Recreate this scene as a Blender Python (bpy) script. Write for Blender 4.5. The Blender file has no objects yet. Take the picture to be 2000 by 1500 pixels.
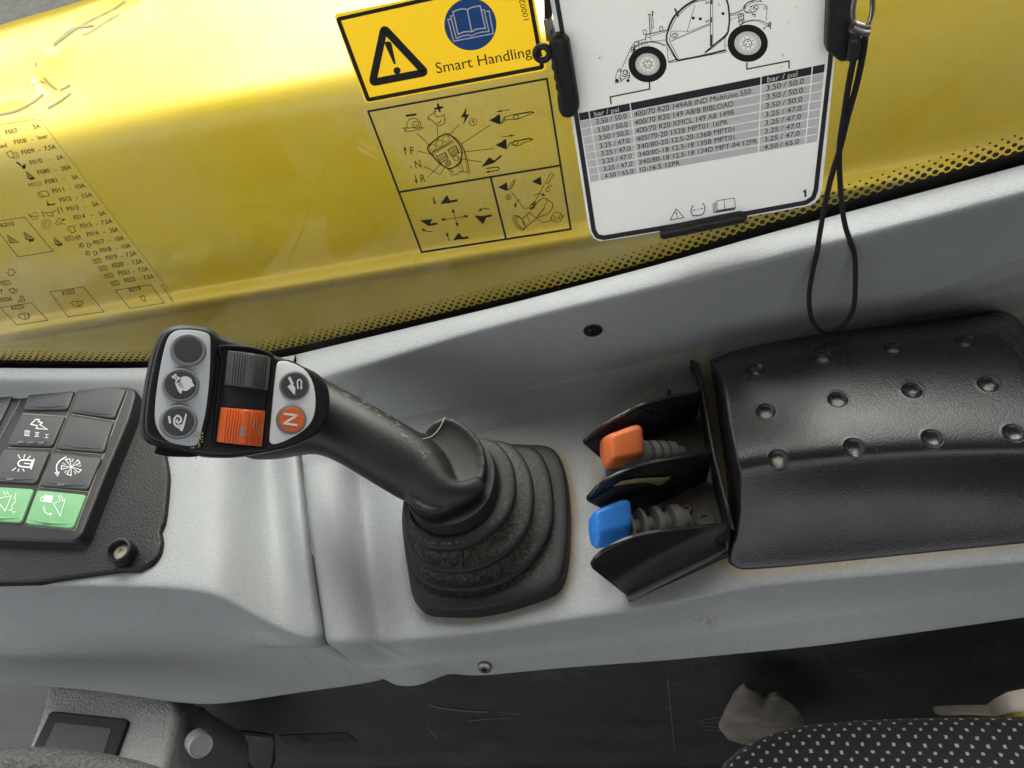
import bpy, bmesh, math, random
import numpy as np
from mathutils import Vector, Matrix
from mathutils.bvhtree import BVHTree
random.seed(7)
S = bpy.context.scene
COL = S.collection
# ------------------------------------------------------------------ camera, sky, sun, exposure
F = 1443.0                                   # focal length in pixels of the 2000 px wide photograph
AZ = Vector((-380, 1200, 1443)).normalized()
AX = Vector((7000, 482, 1443)); AX = (AX - AX.dot(AZ) * AZ).normalized()
AY = AZ.cross(AX)
H = 0.45
CAM = Vector((0, 0, H))
W = Matrix((AX, AY, AZ))
cd = bpy.data.cameras.new('camera'); cam = bpy.data.objects.new('camera', cd); COL.objects.link(cam)
cd.sensor_width = 36; cd.lens = 36 * F / 2000; cd.clip_start = 0.01; cd.clip_end = 500
cam.matrix_world = Matrix.Translation(CAM) @ W.to_4x4()
S.camera = cam
SUN_EL, SUN_AZ = 50, 6                      # elevation; azimuth measured from +Y (out of the window) towards -X
wd = bpy.data.worlds.new('World'); S.world = wd; wd.use_nodes = True
nt = wd.node_tree; bg = nt.nodes['Background']
sky = nt.nodes.new('ShaderNodeTexSky'); sky.sky_type = 'NISHITA'; sky.sun_disc = False
sky.sun_elevation = math.radians(SUN_EL); sky.sun_rotation = math.radians(-SUN_AZ)
sky.dust_density = 3.0; sky.air_density = 1.0; sky.ozone_density = 1.0
hs = nt.nodes.new('ShaderNodeHueSaturation'); hs.inputs['Saturation'].default_value = .08; nt.links.new(sky.outputs[0], hs.inputs['Color']); nt.links.new(hs.outputs[0], bg.inputs[0]); bg.inputs[1].default_value = 0.15
sl = bpy.data.lights.new('sun', 'SUN'); sun = bpy.data.objects.new('sun', sl); COL.objects.link(sun)
sl.energy = 1.15; sl.angle = math.radians(55); sl.color = (1.0, 0.96, 0.9)
a, e = math.radians(SUN_AZ), math.radians(SUN_EL)
sd = Vector((-math.sin(a) * math.cos(e), math.cos(a) * math.cos(e), math.sin(e)))
sun.rotation_euler = sd.to_track_quat('Z', 'Y').to_euler()
S.view_settings.view_transform = 'Standard'; S.view_settings.look = 'None'
S.view_settings.exposure = 1.42; S.view_settings.gamma = 1.0

# ------------------------------------------------------------------ geometry helpers
def ray(px, py):
    return W @ Vector((px - 1000, -(py - 750), -F))
class Plane:
    def __init__(s, p0, n): s.p, s.n = Vector(p0), Vector(n).normalized()
    def __call__(s, q, off=0.0):
        d = ray(*q); p = s.p + s.n * off
        return CAM + d * ((p - CAM).dot(s.n) / d.dot(s.n))
def PZ(z): return Plane((0, 0, z), (0, 0, 1))
def PY(y): return Plane((0, y, 0), (0, -1, 0))
def uz(q, z): return PZ(z)(q)
def Z(x0, y0, s):                              # reading frame -> photograph pixels
    def f(*pts):
        if len(pts) == 1 and isinstance(pts[0], list): pts = pts[0]
        r = [(x0 + p[0] / s, y0 + p[1] / s) for p in pts]
        return r
    return f
def interp(poly, x):
    if x <= poly[0][0]: a, b = poly[0], poly[1]
    elif x >= poly[-1][0]: a, b = poly[-2], poly[-1]
    else:
        for a, b in zip(poly, poly[1:]):
            if a[0] <= x <= b[0]: break
    t = (x - a[0]) / (b[0] - a[0] or 1)
    return a[1] + (b[1] - a[1]) * t
def crom(pts, n=6, closed=True):
    P = [np.array(p, float) for p in pts]; N = len(P); out = []
    for i in range(N if closed else N - 1):
        if closed: a, b, c, d = P[i - 1], P[i], P[(i + 1) % N], P[(i + 2) % N]
        else: a, b, c, d = P[max(i - 1, 0)], P[i], P[i + 1], P[min(i + 2, N - 1)]
        for k in range(n):
            t = k / n
            out.append(tuple(0.5 * (2 * b + (c - a) * t + (2 * a - 5 * b + 4 * c - d) * t * t + (3 * b - a - 3 * c + d) * t ** 3)))
    if not closed: out.append(tuple(P[-1]))
    return out
def resample(pts, n, closed=True):
    P = np.array([tuple(p) for p in pts], float)
    if closed: P = np.vstack([P, P[:1]])
    L = np.r_[0, np.cumsum(np.linalg.norm(np.diff(P, axis=0), axis=1))]
    s = np.linspace(0, L[-1], n + 1)[:-1] if closed else np.linspace(0, L[-1], n)
    return [tuple(np.interp(x, L, P[:, k]) for k in range(P.shape[1])) for x in s]
def rcorner(pts, r, n=4):                      # closed polygon with rounded corners
    out = []; N = len(pts)
    for i in range(N):
        p = np.array(pts[i], float); a = np.array(pts[i - 1], float); b = np.array(pts[(i + 1) % N], float)
        la, lb = np.linalg.norm(a - p), np.linalg.norm(b - p)
        k = min(r, la * .45, lb * .45); u = p + (a - p) / la * k; v = p + (b - p) / lb * k
        for j in range(n + 1):
            t = j / n; out.append(tuple((1 - t) ** 2 * u + 2 * t * (1 - t) * p + t * t * v))
    return out
def mesh_obj(name, verts, faces, mat=None, parent=None, smooth=35, mats=None):
    me = bpy.data.meshes.new(name); me.from_pydata([tuple(v) for v in verts], [], faces)
    return fin(name, me, mat, parent, smooth)
def fin(name, me, mat, parent, smooth=35):
    me.validate(); 
    if smooth:
        me.shade_smooth()
        if smooth < 180: me.set_sharp_from_angle(angle=math.radians(smooth))
    o = bpy.data.objects.new(name, me); COL.objects.link(o)
    if mat: me.materials.append(mat)
    if parent: setpar(o, parent)
    return o
def setpar(o, p):
    m = Matrix.Translation(p.location) if p.parent is None else None
    o.parent = p
    w = p.matrix_parent_inverse.inverted() if p.parent else Matrix.Identity(4)
    if p.type == 'EMPTY': o.matrix_parent_inverse = Matrix.Translation(p.location).inverted()
def tag(o, label=None, cat=None, group=None, kind=None):
    if label: o['label'] = label
    if cat: o['category'] = cat
    if group: o['group'] = group
    if kind: o['kind'] = kind
    return o
def thing(name, loc, label, cat, group=None):
    o = bpy.data.objects.new(name, None); COL.objects.link(o); o.location = loc
    o.empty_display_size = 0.02
    return tag(o, label, cat, group)
def bm_obj(name, bm, mat, parent=None, smooth=35, recalc=True):
    if recalc: bmesh.ops.recalc_face_normals(bm, faces=bm.faces)
    me = bpy.data.meshes.new(name); bm.to_mesh(me); bm.free()
    return fin(name, me, mat, parent, smooth)
def inset(P, n, d):                            # inward offset of a closed 3-D outline lying in a plane of normal n
    N = len(P); out = []
    c = sum(P, Vector()) / N
    ar = sum((P[i].cross(P[(i + 1) % N]) for i in range(N)), Vector()).dot(n)
    sg = 1 if ar > 0 else -1
    for i in range(N):
        a = (P[i] - P[i - 1]); b = (P[(i + 1) % N] - P[i])
        a = a.normalized() if a.length > 1e-9 else b.normalized(); b = b.normalized() if b.length > 1e-9 else a
        na, nb = n.cross(a) * sg, n.cross(b) * sg
        m = na + nb
        m = m.normalized() if m.length > 1e-6 else na
        k = max(0.5, m.dot(na))
        out.append(P[i] + m * (d / k))
    return out
def slab_bm(bm, P, n, depth, r=0.001, seg=3, taper=0.0, dome=0.0, back=True):
    """plate with outline P (its visible rim), front facing n, edge rounding r, going back by depth"""
    n = n.normalized(); rings = []
    if dome: rings.append([p + n * dome * 0.0 for p in inset(P, n, r)])
    for k in range(seg + 1):
        t = k / seg * math.pi / 2
        rings.append([p - n * (r * (1 - math.cos(t))) for p in inset(P, n, r * (1 - math.sin(t)))])
    if dome: rings = rings[1:]
    rings.append([p - n * depth for p in (inset(P, n, taper) if taper else P)])
    return rings_bm(bm, rings, True, back, n, dome)
def rings_bm(bm, rings, cap0=True, cap1=True, n=None, dome=0, closed=True):
    R = [[bm.verts.new(p) for p in r] for r in rings]; N = len(R[0])
    for a, b in zip(R, R[1:]):
        for i in range(N if closed else N - 1):
            j = (i + 1) % N
            try: bm.faces.new((a[i], a[j], b[j], b[i]))
            except ValueError: pass
    fs = []
    if cap0:
        if dome:
            c = sum(rings[0], Vector()) / N; last = R[0]
            for k in (0.75, 0.5, 0.25):
                h = dome * (1 - k * k)
                cur = [bm.verts.new(c + (p - c) * k + n * h) for p in rings[0]]
                for i in range(N): bm.faces.new((last[i], last[(i + 1) % N], cur[(i + 1) % N], cur[i]))
                last = cur
            v = bm.verts.new(c + n * dome)
            for i in range(N): bm.faces.new((last[i], last[(i + 1) % N], v))
        else: fs.append(bm.faces.new(R[0]))
    if cap1: fs.append(bm.faces.new(list(reversed(R[-1]))))
    if fs: bmesh.ops.triangulate(bm, faces=fs)
    return R
def slab(name, P, n, depth, mat, parent=None, r=0.001, seg=3, smooth=40, **k):
    bm = bmesh.new(); slab_bm(bm, [Vector(p) for p in P], Vector(n), depth, r, seg, **k)
    return bm_obj(name, bm, mat, parent, smooth)
def tube_bm(bm, pts, rad, sides=10, cap=True):
    pts = [Vector(p) for p in pts]; rings = []
    up = None
    for i, p in enumerate(pts):
        t = (pts[min(i + 1, len(pts) - 1)] - pts[max(i - 1, 0)]).normalized()
        if up is None:
            up = t.orthogonal().normalized()
        up = (up - t * up.dot(t)).normalized(); s = t.cross(up)
        r = rad(i / (len(pts) - 1)) if callable(rad) else rad
        rings.append([p + (up * math.cos(2 * math.pi * k / sides) + s * math.sin(2 * math.pi * k / sides)) * r for k in range(sides)])
    rings_bm(bm, rings, cap, cap)
def lathe_bm(bm, c, ax, prof, sides=28):
    """prof: list of (radius, height along ax)"""
    c, ax = Vector(c), Vector(ax).normalized(); u = ax.orthogonal().normalized(); v = ax.cross(u)
    rings = []
    for r, h in prof:
        r = max(r, 1e-5)
        rings.append([c + ax * h + (u * math.cos(2 * math.pi * k / sides) + v * math.sin(2 * math.pi * k / sides)) * r for k in range(sides)])
    rings_bm(bm, rings, True, True)
def lathe(name, c, ax, prof, mat, parent=None, sides=28, smooth=40):
    bm = bmesh.new(); lathe_bm(bm, c, ax, prof, sides); return bm_obj(name, bm, mat, parent, smooth)
def box_bm(bm, c, ex, ey, ez):
    c = Vector(c); vs = []
    for i in (-1, 1):
        for j in (-1, 1):
            for k in (-1, 1): vs.append(bm.verts.new(c + Vector(ex) * i + Vector(ey) * j + Vector(ez) * k))
    for f in ((0, 1, 3, 2), (4, 6, 7, 5), (0, 4, 5, 1), (2, 3, 7, 6), (0, 2, 6, 4), (1, 5, 7, 3)):
        bm.faces.new([vs[i] for i in f])
_fc = bpy.data.curves.new('lettering', 'FONT'); _fo = bpy.data.objects.new('lettering', _fc); COL.objects.link(_fo)
_fc.resolution_u = 3
_tc = {}
def glyphs(s, bold):
    k = (s, bold)
    if k not in _tc:
        _fc.body = s; _fc.offset = 0.014 if (bold and 'M' not in s) else 0.0
        dg = bpy.context.evaluated_depsgraph_get(); dg.update()
        me = bpy.data.meshes.new_from_object(_fo.evaluated_get(dg))
        V_ = [(v.co.x, v.co.y) for v in me.vertices]; Fs = [tuple(p.vertices) for p in me.polygons]
        bpy.data.meshes.remove(me); _tc[k] = (V_, Fs)
    return _tc[k]
class Print:
    """flat print in one colour on a plane: strokes, fills and lettering given in photograph pixels"""
    def __init__(s, surf, off): s.s, s.off, s.v, s.f = surf, off, [], []
    def add(s, vs, fs):
        b = len(s.v); s.v += [s.s(q, s.off) for q in vs]; s.f += [tuple(i + b for i in f) for f in fs]
    def poly(s, pts):
        pts = list(pts)
        bm = bmesh.new(); f = bm.faces.new([bm.verts.new((p[0], p[1], 0)) for p in pts])
        bmesh.ops.triangulate(bm, faces=[f]); bm.verts.index_update()
        s.add([(v.co.x, v.co.y) for v in bm.verts], [tuple(v.index for v in f.verts) for f in bm.faces]); bm.free()
    def stroke(s, pts, w, closed=False, rnd=False):
        P = [np.array(p[:2], float) for p in pts]
        if len(P) < 2: return
        N = len(P); L, R = [], []
        for i in range(N):
            a = P[i] - P[i - 1] if (closed or i) else P[1] - P[0]
            b = P[(i + 1) % N] - P[i] if (closed or i < N - 1) else P[i] - P[i - 1]
            a = a / (np.linalg.norm(a) + 1e-9); b = b / (np.linalg.norm(b) + 1e-9)
            m = np.array((-a[1] - b[1], a[0] + b[0])); l = np.linalg.norm(m)
            m = m / l if l > 1e-3 else np.array((-a[1], a[0]))
            k = max(0.45, abs(m @ np.array((-a[1], a[0]))))
            L.append(P[i] + m * w / 2 / k); R.append(P[i] - m * w / 2 / k)
        vs = [tuple(p) for p in L + R]
        fs = [(i, (i + 1) % N, N + (i + 1) % N, N + i) for i in range(N if closed else N - 1)]
        s.add(vs, fs)
    def disc(s, c, r, n=18, ry=None):
        ry = ry or r
        s.add([(c[0] + r * math.cos(2 * math.pi * k / n), c[1] + ry * math.sin(2 * math.pi * k / n)) for k in range(n)], [tuple(range(n))])
    def ring(s, c, r, w, n=20, ry=None, rot=0):
        ry = ry or r; cr, sr = math.cos(rot), math.sin(rot)
        pts = []
        for k in range(n):
            x, y = r * math.cos(2 * math.pi * k / n), ry * math.sin(2 * math.pi * k / n)
            pts.append((c[0] + x * cr - y * sr, c[1] + x * sr + y * cr))
        s.stroke(pts, w, True)
    def arrow(s, pts, w, hl, hw, both=False):
        s.stroke(pts, w)
        ends = [(pts[-2], pts[-1])] + ([(pts[1], pts[0])] if both else [])
        for a, b in ends:
            a, b = np.array(a, float), np.array(b, float); d = (b - a) / np.linalg.norm(b - a); n = np.array((-d[1], d[0]))
            s.poly([tuple(b + d * hl * .3), tuple(b - d * hl * .7 + n * hw / 2), tuple(b - d * hl * .7 - n * hw / 2)])
    def text(s, body, A, B, up, bold=False):
        """baseline from A to B (pixels), up = pixel vector of one capital's height"""
        V_, Fs = glyphs(body, bold)
        if not V_: return
        x0 = min(v[0] for v in V_); x1 = max(v[0] for v in V_)
        s.add([(A[0] + (x - x0) / (x1 - x0) * (B[0] - A[0]) + y / .69 * up[0],
                A[1] + (x - x0) / (x1 - x0) * (B[1] - A[1]) + y / .69 * up[1]) for x, y in V_], Fs)
    def build(s, name, mat, parent):
        o = mesh_obj(name, s.v, s.f, mat, parent, smooth=0)
        me = o.data                            # face the camera
        bm = bmesh.new(); bm.from_mesh(me)
        fl = [f for f in bm.faces if f.normal.dot(CAM - f.calc_center_median()) < 0]
        bmesh.ops.reverse_faces(bm, faces=fl); bm.to_mesh(me); bm.free()
        return o
def homog(q):                                   # unit square -> quad (pixels)
    src = [(0, 0), (1, 0), (1, 1), (0, 1)]; A, b = [], []
    for (u, v), (x, y) in zip(src, q):
        A += [[u, v, 1, 0, 0, 0, -u * x, -v * x], [0, 0, 0, u, v, 1, -u * y, -v * y]]; b += [x, y]
    h = np.linalg.solve(np.array(A, float), np.array(b, float))
    def f(u, v):
        d = h[6] * u + h[7] * v + 1
        return ((h[0] * u + h[1] * v + h[2]) / d, (h[3] * u + h[4] * v + h[5]) / d)
    return f

# ------------------------------------------------------------------ materials
SAND = (0.40, 0.32, 0.21)
def mat(name, base, rough=0.5, metal=0.0, grain=None, noise=None, var=0.0, dust=0.0, specks=0.0, spec=0.5, coat=0.0, grain_shade=0.0, dustcol=SAND, roughvar=0.0, dscale=260, rust=False):
    m = bpy.data.materials.new(name); m.use_nodes = True; t = m.node_tree; L = t.links.new
    b = t.nodes['Principled BSDF']
    b.inputs['Base Color'].default_value = (*base, 1); b.inputs['Roughness'].default_value = rough
    b.inputs['Metallic'].default_value = metal; b.inputs['Specular IOR Level'].default_value = spec
    b.inputs['Coat Weight'].default_value = coat; b.inputs['Coat Roughness'].default_value = 0.08
    tc = t.nodes.new('ShaderNodeTexCoord'); co = tc.outputs['Object']
    def N(kind, **kw):
        n = t.nodes.new(kind)
        for k, v in kw.items():
            if k in n.inputs.keys(): n.inputs[k].default_value = v
            else: setattr(n, k, v)
        return n
    def noi(scale, detail=4, rgh=.55, vec=None):
        n = N('ShaderNodeTexNoise'); n.inputs['Scale'].default_value = scale; n.inputs['Detail'].default_value = detail
        n.inputs['Roughness'].default_value = rgh; L(vec or co, n.inputs['Vector']); return n.outputs['Fac']
    def rng(x, a, b_, c=0., d=1.):
        n = N('ShaderNodeMapRange'); n.clamp = True
        for k, v in zip(('From Min', 'From Max', 'To Min', 'To Max'), (a, b_, c, d)): n.inputs[k].default_value = v
        L(x, n.inputs['Value']); return n.outputs[0]
    def mth(op, x, y):
        n = N('ShaderNodeMath'); n.operation = op
        for i, q in enumerate((x, y)):
            if isinstance(q, (int, float)): n.inputs[i].default_value = q
            else: L(q, n.inputs[i])
        return n.outputs[0]
    def mix(f, x, y):
        n = N('ShaderNodeMix'); n.data_type = 'RGBA'
        if isinstance(f, float): n.inputs[0].default_value = f
        else: L(f, n.inputs[0])
        for i, q in ((6, x), (7, y)):
            if isinstance(q, tuple): n.inputs[i].default_value = (*q, 1)
            else: L(q, n.inputs[i])
        return n.outputs[2]
    col = None
    if var:
        f = rng(noi(14, 7, .68), .3, .7)
        col = mix(f, tuple(c * (1 - var) for c in base), tuple(c * (1 + var) for c in base))
    fac = None
    if specks:
        f = rng(noi(dscale * 3.2, 3, .75), .67 - .05 * specks, .74)
        f = mth('MULTIPLY', f, rng(noi(22, 4), .38, .66, .12, 1.))
        fac = mth('MULTIPLY', f, .85)
    if dust:
        at = N('ShaderNodeAttribute'); at.attribute_name = 'dust'
        g = mth('ADD', mth('MULTIPLY', at.outputs['Fac'], 1.5), mth('MULTIPLY', noi(dscale, 6, .7), 1.2))
        f = mth('MULTIPLY', rng(g, .95, 1.5), dust)
        f = mth('MULTIPLY', f, rng(at.outputs['Fac'], .01, .12))
        fac = f if fac is None else mth('MAXIMUM', fac, f)
    if fac is not None:
        col = mix(fac, col if col is not None else base, dustcol)
    if col is not None: L(col, b.inputs['Base Color'])
    if fac is not None or roughvar:
        r0 = rough
        if roughvar: r = rng(noi(35, 6, .65), .3, .7, rough - roughvar, rough + roughvar)
        else: r = mth('ADD', 0.0, rough)
        if fac is not None:
            r = mth('ADD', mth('MULTIPLY', r, mth('SUBTRACT', 1.0, fac)), mth('MULTIPLY', fac, .95))
        L(r, b.inputs['Roughness'])
    hgt = None
    if grain:                                   # (scale, strength, distance) leather grain
        v = N('ShaderNodeTexVoronoi'); v.feature = 'SMOOTH_F1'; v.inputs['Scale'].default_value = grain[0]
        v.inputs['Smoothness'].default_value = .6
        # slight warp so that cells are irregular
        w = N('ShaderNodeTexNoise'); w.inputs['Scale'].default_value = grain[0] * .6; L(co, w.inputs['Vector'])
        vm = N('ShaderNodeVectorMath'); vm.operation = 'SCALE'; vm.inputs[3].default_value = 1.4 / grain[0]; L(w.outputs['Color'], vm.inputs[0])
        va = N('ShaderNodeVectorMath'); va.operation = 'ADD'; L(co, va.inputs[0]); L(vm.outputs[0], va.inputs[1]); L(va.outputs[0], v.inputs['Vector'])
        bp = N('ShaderNodeBump'); bp.inputs['Strength'].default_value = grain[1]; bp.inputs['Distance'].default_value = grain[2]; bp.invert = True
        L(v.outputs['Distance'], bp.inputs['Height']); L(bp.outputs[0], b.inputs['Normal']); hgt = bp
        if grain_shade:                                # relief shading put into the colour: grain tops paler than the pits
            src = b.inputs['Base Color'].links[0].from_socket
            hv = N('ShaderNodeHueSaturation'); L(src, hv.inputs['Color']); L(rng(v.outputs['Distance'], .15, .75, 1 + grain_shade, 1 - grain_shade), hv.inputs['Value']); L(hv.outputs[0], b.inputs['Base Color'])
    if noise:
        bp = N('ShaderNodeBump'); bp.inputs['Strength'].default_value = noise[1]; bp.inputs['Distance'].default_value = noise[2]
        L(noi(noise[0], 4), bp.inputs['Height'])
        if hgt: L(hgt.outputs[0], bp.inputs['Normal'])
        L(bp.outputs[0], b.inputs['Normal'])
    return m
M = {}
M['grey'] = mat('grey_grained_plastic', (.30, .313, .318), .50, grain=(780, .36, .0006), var=.05, dust=.95, dscale=330, spec=.4, grain_shade=.07, roughvar=.08)
M['grey_low'] = mat('dusty_grey_plastic', (.33, .335, .33), .55, grain=(520, .6, .0009), var=.10, dust=.9, dustcol=(.40, .36, .27), spec=.35, grain_shade=.12)
M['black'] = mat('black_plastic', (.013, .013, .015), .36, spec=.32, noise=(900, .25, .0004), specks=.7, dust=.8)
M['blackgrain'] = mat('black_grained_plastic', (.012, .012, .013), .42, spec=.25, grain=(800, .5, .0006), specks=1.0, dust=.9)
M['cover'] = mat('black_armrest_plastic', (.017, .017, .02), .29, spec=.50, grain=(900, .16, .0005), roughvar=.05, dust=.8, specks=.25, dustcol=(.50, .46, .40))
M['gloss'] = mat('gloss_black_plastic', (.012, .012, .014), .16, specks=.35, dust=.9)
M['rubber'] = mat('black_rubber', (.018, .018, .020), .5, spec=.22, noise=(700, .2, .0004), specks=.8, dust=.7, dscale=420, dustcol=(.27, .235, .18))
M['dustyrubber'] = mat('dusty_rubber', (.13, .125, .115), .7, noise=(900, .5, .0005), specks=1.0, dustcol=(.28, .25, .19))
M['key'] = mat('charcoal_key_plastic', (.055, .056, .060), .45, spec=.35, noise=(1200, .15, .0003), specks=.3)
M['green'] = mat('green_key_plastic', (.15, .38, .17), .45, noise=(1200, .15, .0003), specks=.3)
M['padgrey'] = mat('pale_grey_key_pad', (.54, .575, .62), .5, var=.03, dust=.9, dustcol=(.36, .40, .25))
M['padwhite'] = mat('white_key_pad', (.80, .80, .80), .4, var=.02, dust=.6)
M['btngrey'] = mat('grey_button_ring', (.20, .20, .20), .5, specks=.4)
M['btndark'] = mat('charcoal_button', (.055, .057, .062), .5, noise=(1500, .3, .0003))
M['orange'] = mat('orange_plastic', (.70, .135, .03), .42, var=.04, specks=.15, dustcol=(.45, .2, .08))
M['orangeknob'] = mat('orange_lever_plastic', (.80, .19, .055), .45, noise=(900, .2, .0004), var=.14, roughvar=.1, specks=.3, dustcol=(.5, .32, .2))
M['blue'] = mat('blue_lever_plastic', (.035, .22, .72), .42, noise=(900, .2, .0004), var=.16, roughvar=.1, specks=.3, dustcol=(.25, .36, .55))
M['roller'] = mat('charcoal_roller_plastic', (.095, .095, .095), .4, specks=.5)
M['white'] = mat('white_print', (.75, .75, .75), .6)
M['ink'] = mat('black_print', (.012, .012, .012), .55)
M['frit'] = mat('black_ceramic_print', (.008, .008, .008), .35)
M['board'] = mat('white_board_plastic', (.86, .86, .87), .42, var=.015, specks=.12, dscale=20, dustcol=(.5, .42, .3))
M['boardgrey'] = mat('grey_table_print', (.66, .665, .675), .5)
M['boardink'] = mat('charcoal_print', (.035, .035, .045), .5)
M['sticker'] = mat('yellow_sticker_vinyl', (.90, .60, .022), .42, var=.03)
M['stickerblue'] = mat('blue_print', (.015, .10, .36), .42)
M['metal'] = mat('steel', (.55, .53, .5), .28, metal=1.0, roughvar=.1)
M['brass'] = mat('rusty_screw_metal', (.20, .11, .06), .6, metal=.6, var=.4)
M['dirt'] = mat('sandy_dirt', (.40, .29, .16), .95, var=.35)
M['lowpanel'] = mat('dark_smooth_panel', (.075, .076, .082), .20, roughvar=.06, specks=.12, dscale=90, dustcol=(.3, .29, .27), var=.3)
M['floor'] = mat('dark_rubber_floor', (.03, .03, .032), .6, noise=(200, .4, .002), specks=.4, dscale=120)
M['cord'] = mat('black_braided_cord', (.012, .012, .013), .7, grain=(1300, .9, .001))
M['knobgrey'] = mat('grey_knob_plastic', (.42, .40, .39), .5)
M['ground'] = mat('gravel_ground', (.06, .058, .05), .9, noise=(30, .6, .02), var=.5)
M['cabin'] = mat('grey_cab_lining', (.22, .22, .22), .8)
M['darkmetal'] = mat('dull_screw_metal', (.22, .21, .20), .4, metal=1.0)
M['cloth'] = mat('pale_cloth_and_reflection', (.55, .48, .40), .9, var=.12, noise=(300, .3, .001))
M['vest'] = mat('yellow_cloth', (.62, .60, .05), .8, noise=(500, .3, .001))
def shader_mat(name):
    m = bpy.data.materials.new(name); m.use_nodes = True; t = m.node_tree
    for n in list(t.nodes): t.nodes.remove(n)
    out = t.nodes.new('ShaderNodeOutputMaterial'); return m, t, out
def pane_mat(name, tint, film=0.03, gl=1.0, rough=.03):
    m, t, out = shader_mat(name); L = t.links.new
    tr = t.nodes.new('ShaderNodeBsdfTransparent'); tr.inputs[0].default_value = (*tint, 1)
    gs = t.nodes.new('ShaderNodeBsdfGlossy'); gs.inputs['Roughness'].default_value = rough
    fr = t.nodes.new('ShaderNodeLayerWeight'); fr.inputs[0].default_value = .5
    pw = t.nodes.new('ShaderNodeMath'); pw.operation = 'POWER'; pw.inputs[1].default_value = 5; L(fr.outputs['Facing'], pw.inputs[0])
    ml = t.nodes.new('ShaderNodeMath'); ml.operation = 'MULTIPLY_ADD'; ml.inputs[1].default_value = .9 * gl; ml.inputs[2].default_value = .035 * gl; L(pw.outputs[0], ml.inputs[0])
    mx = t.nodes.new('ShaderNodeMixShader'); L(ml.outputs[0], mx.inputs[0]); L(tr.outputs[0], mx.inputs[1]); L(gs.outputs[0], mx.inputs[2])
    df = t.nodes.new('ShaderNodeBsdfDiffuse'); df.inputs[0].default_value = (.72, .68, .58, 1)
    tc = t.nodes.new('ShaderNodeTexCoord')
    n1 = t.nodes.new('ShaderNodeTexNoise'); n1.inputs['Scale'].default_value = 9; n1.inputs['Detail'].default_value = 6; n1.inputs['Roughness'].default_value = .65
    n2 = t.nodes.new('ShaderNodeTexNoise'); n2.inputs['Scale'].default_value = 420; n2.inputs['Detail'].default_value = 2
    L(tc.outputs['Object'], n1.inputs[0]); L(tc.outputs['Object'], n2.inputs[0])
    r1 = t.nodes.new('ShaderNodeMapRange'); r1.inputs[1].default_value = .42; r1.inputs[2].default_value = .75; r1.inputs[3].default_value = film * .35; r1.inputs[4].default_value = film * 3
    r2 = t.nodes.new('ShaderNodeMapRange'); r2.inputs[1].default_value = .70; r2.inputs[2].default_value = .80; r2.inputs[3].default_value = 0; r2.inputs[4].default_value = .28
    L(n1.outputs[0], r1.inputs[0]); L(n2.outputs[0], r2.inputs[0])
    ad = t.nodes.new('ShaderNodeMath'); ad.operation = 'ADD'; L(r1.outputs[0], ad.inputs[0]); L(r2.outputs[0], ad.inputs[1])
    m2 = t.nodes.new('ShaderNodeMixShader'); L(ad.outputs[0], m2.inputs[0]); L(mx.outputs[0], m2.inputs[1]); L(df.outputs[0], m2.inputs[2])
    L(m2.outputs[0], out.inputs[0]); return m
M['glass'] = pane_mat('window_glass', (.95, .96, .94), .030)
M['film'] = pane_mat('clear_sticker_film', (1.0, 1.0, .97), .05, gl=.5, rough=.12)
def paint_mat():
    m = mat('yellow_machine_paint', (.82, .60, .022), .30, coat=.3, spec=.5, var=.04, roughvar=.05, noise=(120, .06, .001), specks=.12, dscale=60, dustcol=(.55, .47, .25))
    m.node_tree.nodes['Principled BSDF'].inputs['Coat Roughness'].default_value = .22
    return m
M['paint'] = paint_mat()
M['scuff'] = mat('bare_scuffed_paint', (.30, .24, .10), .6, var=.3)
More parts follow.
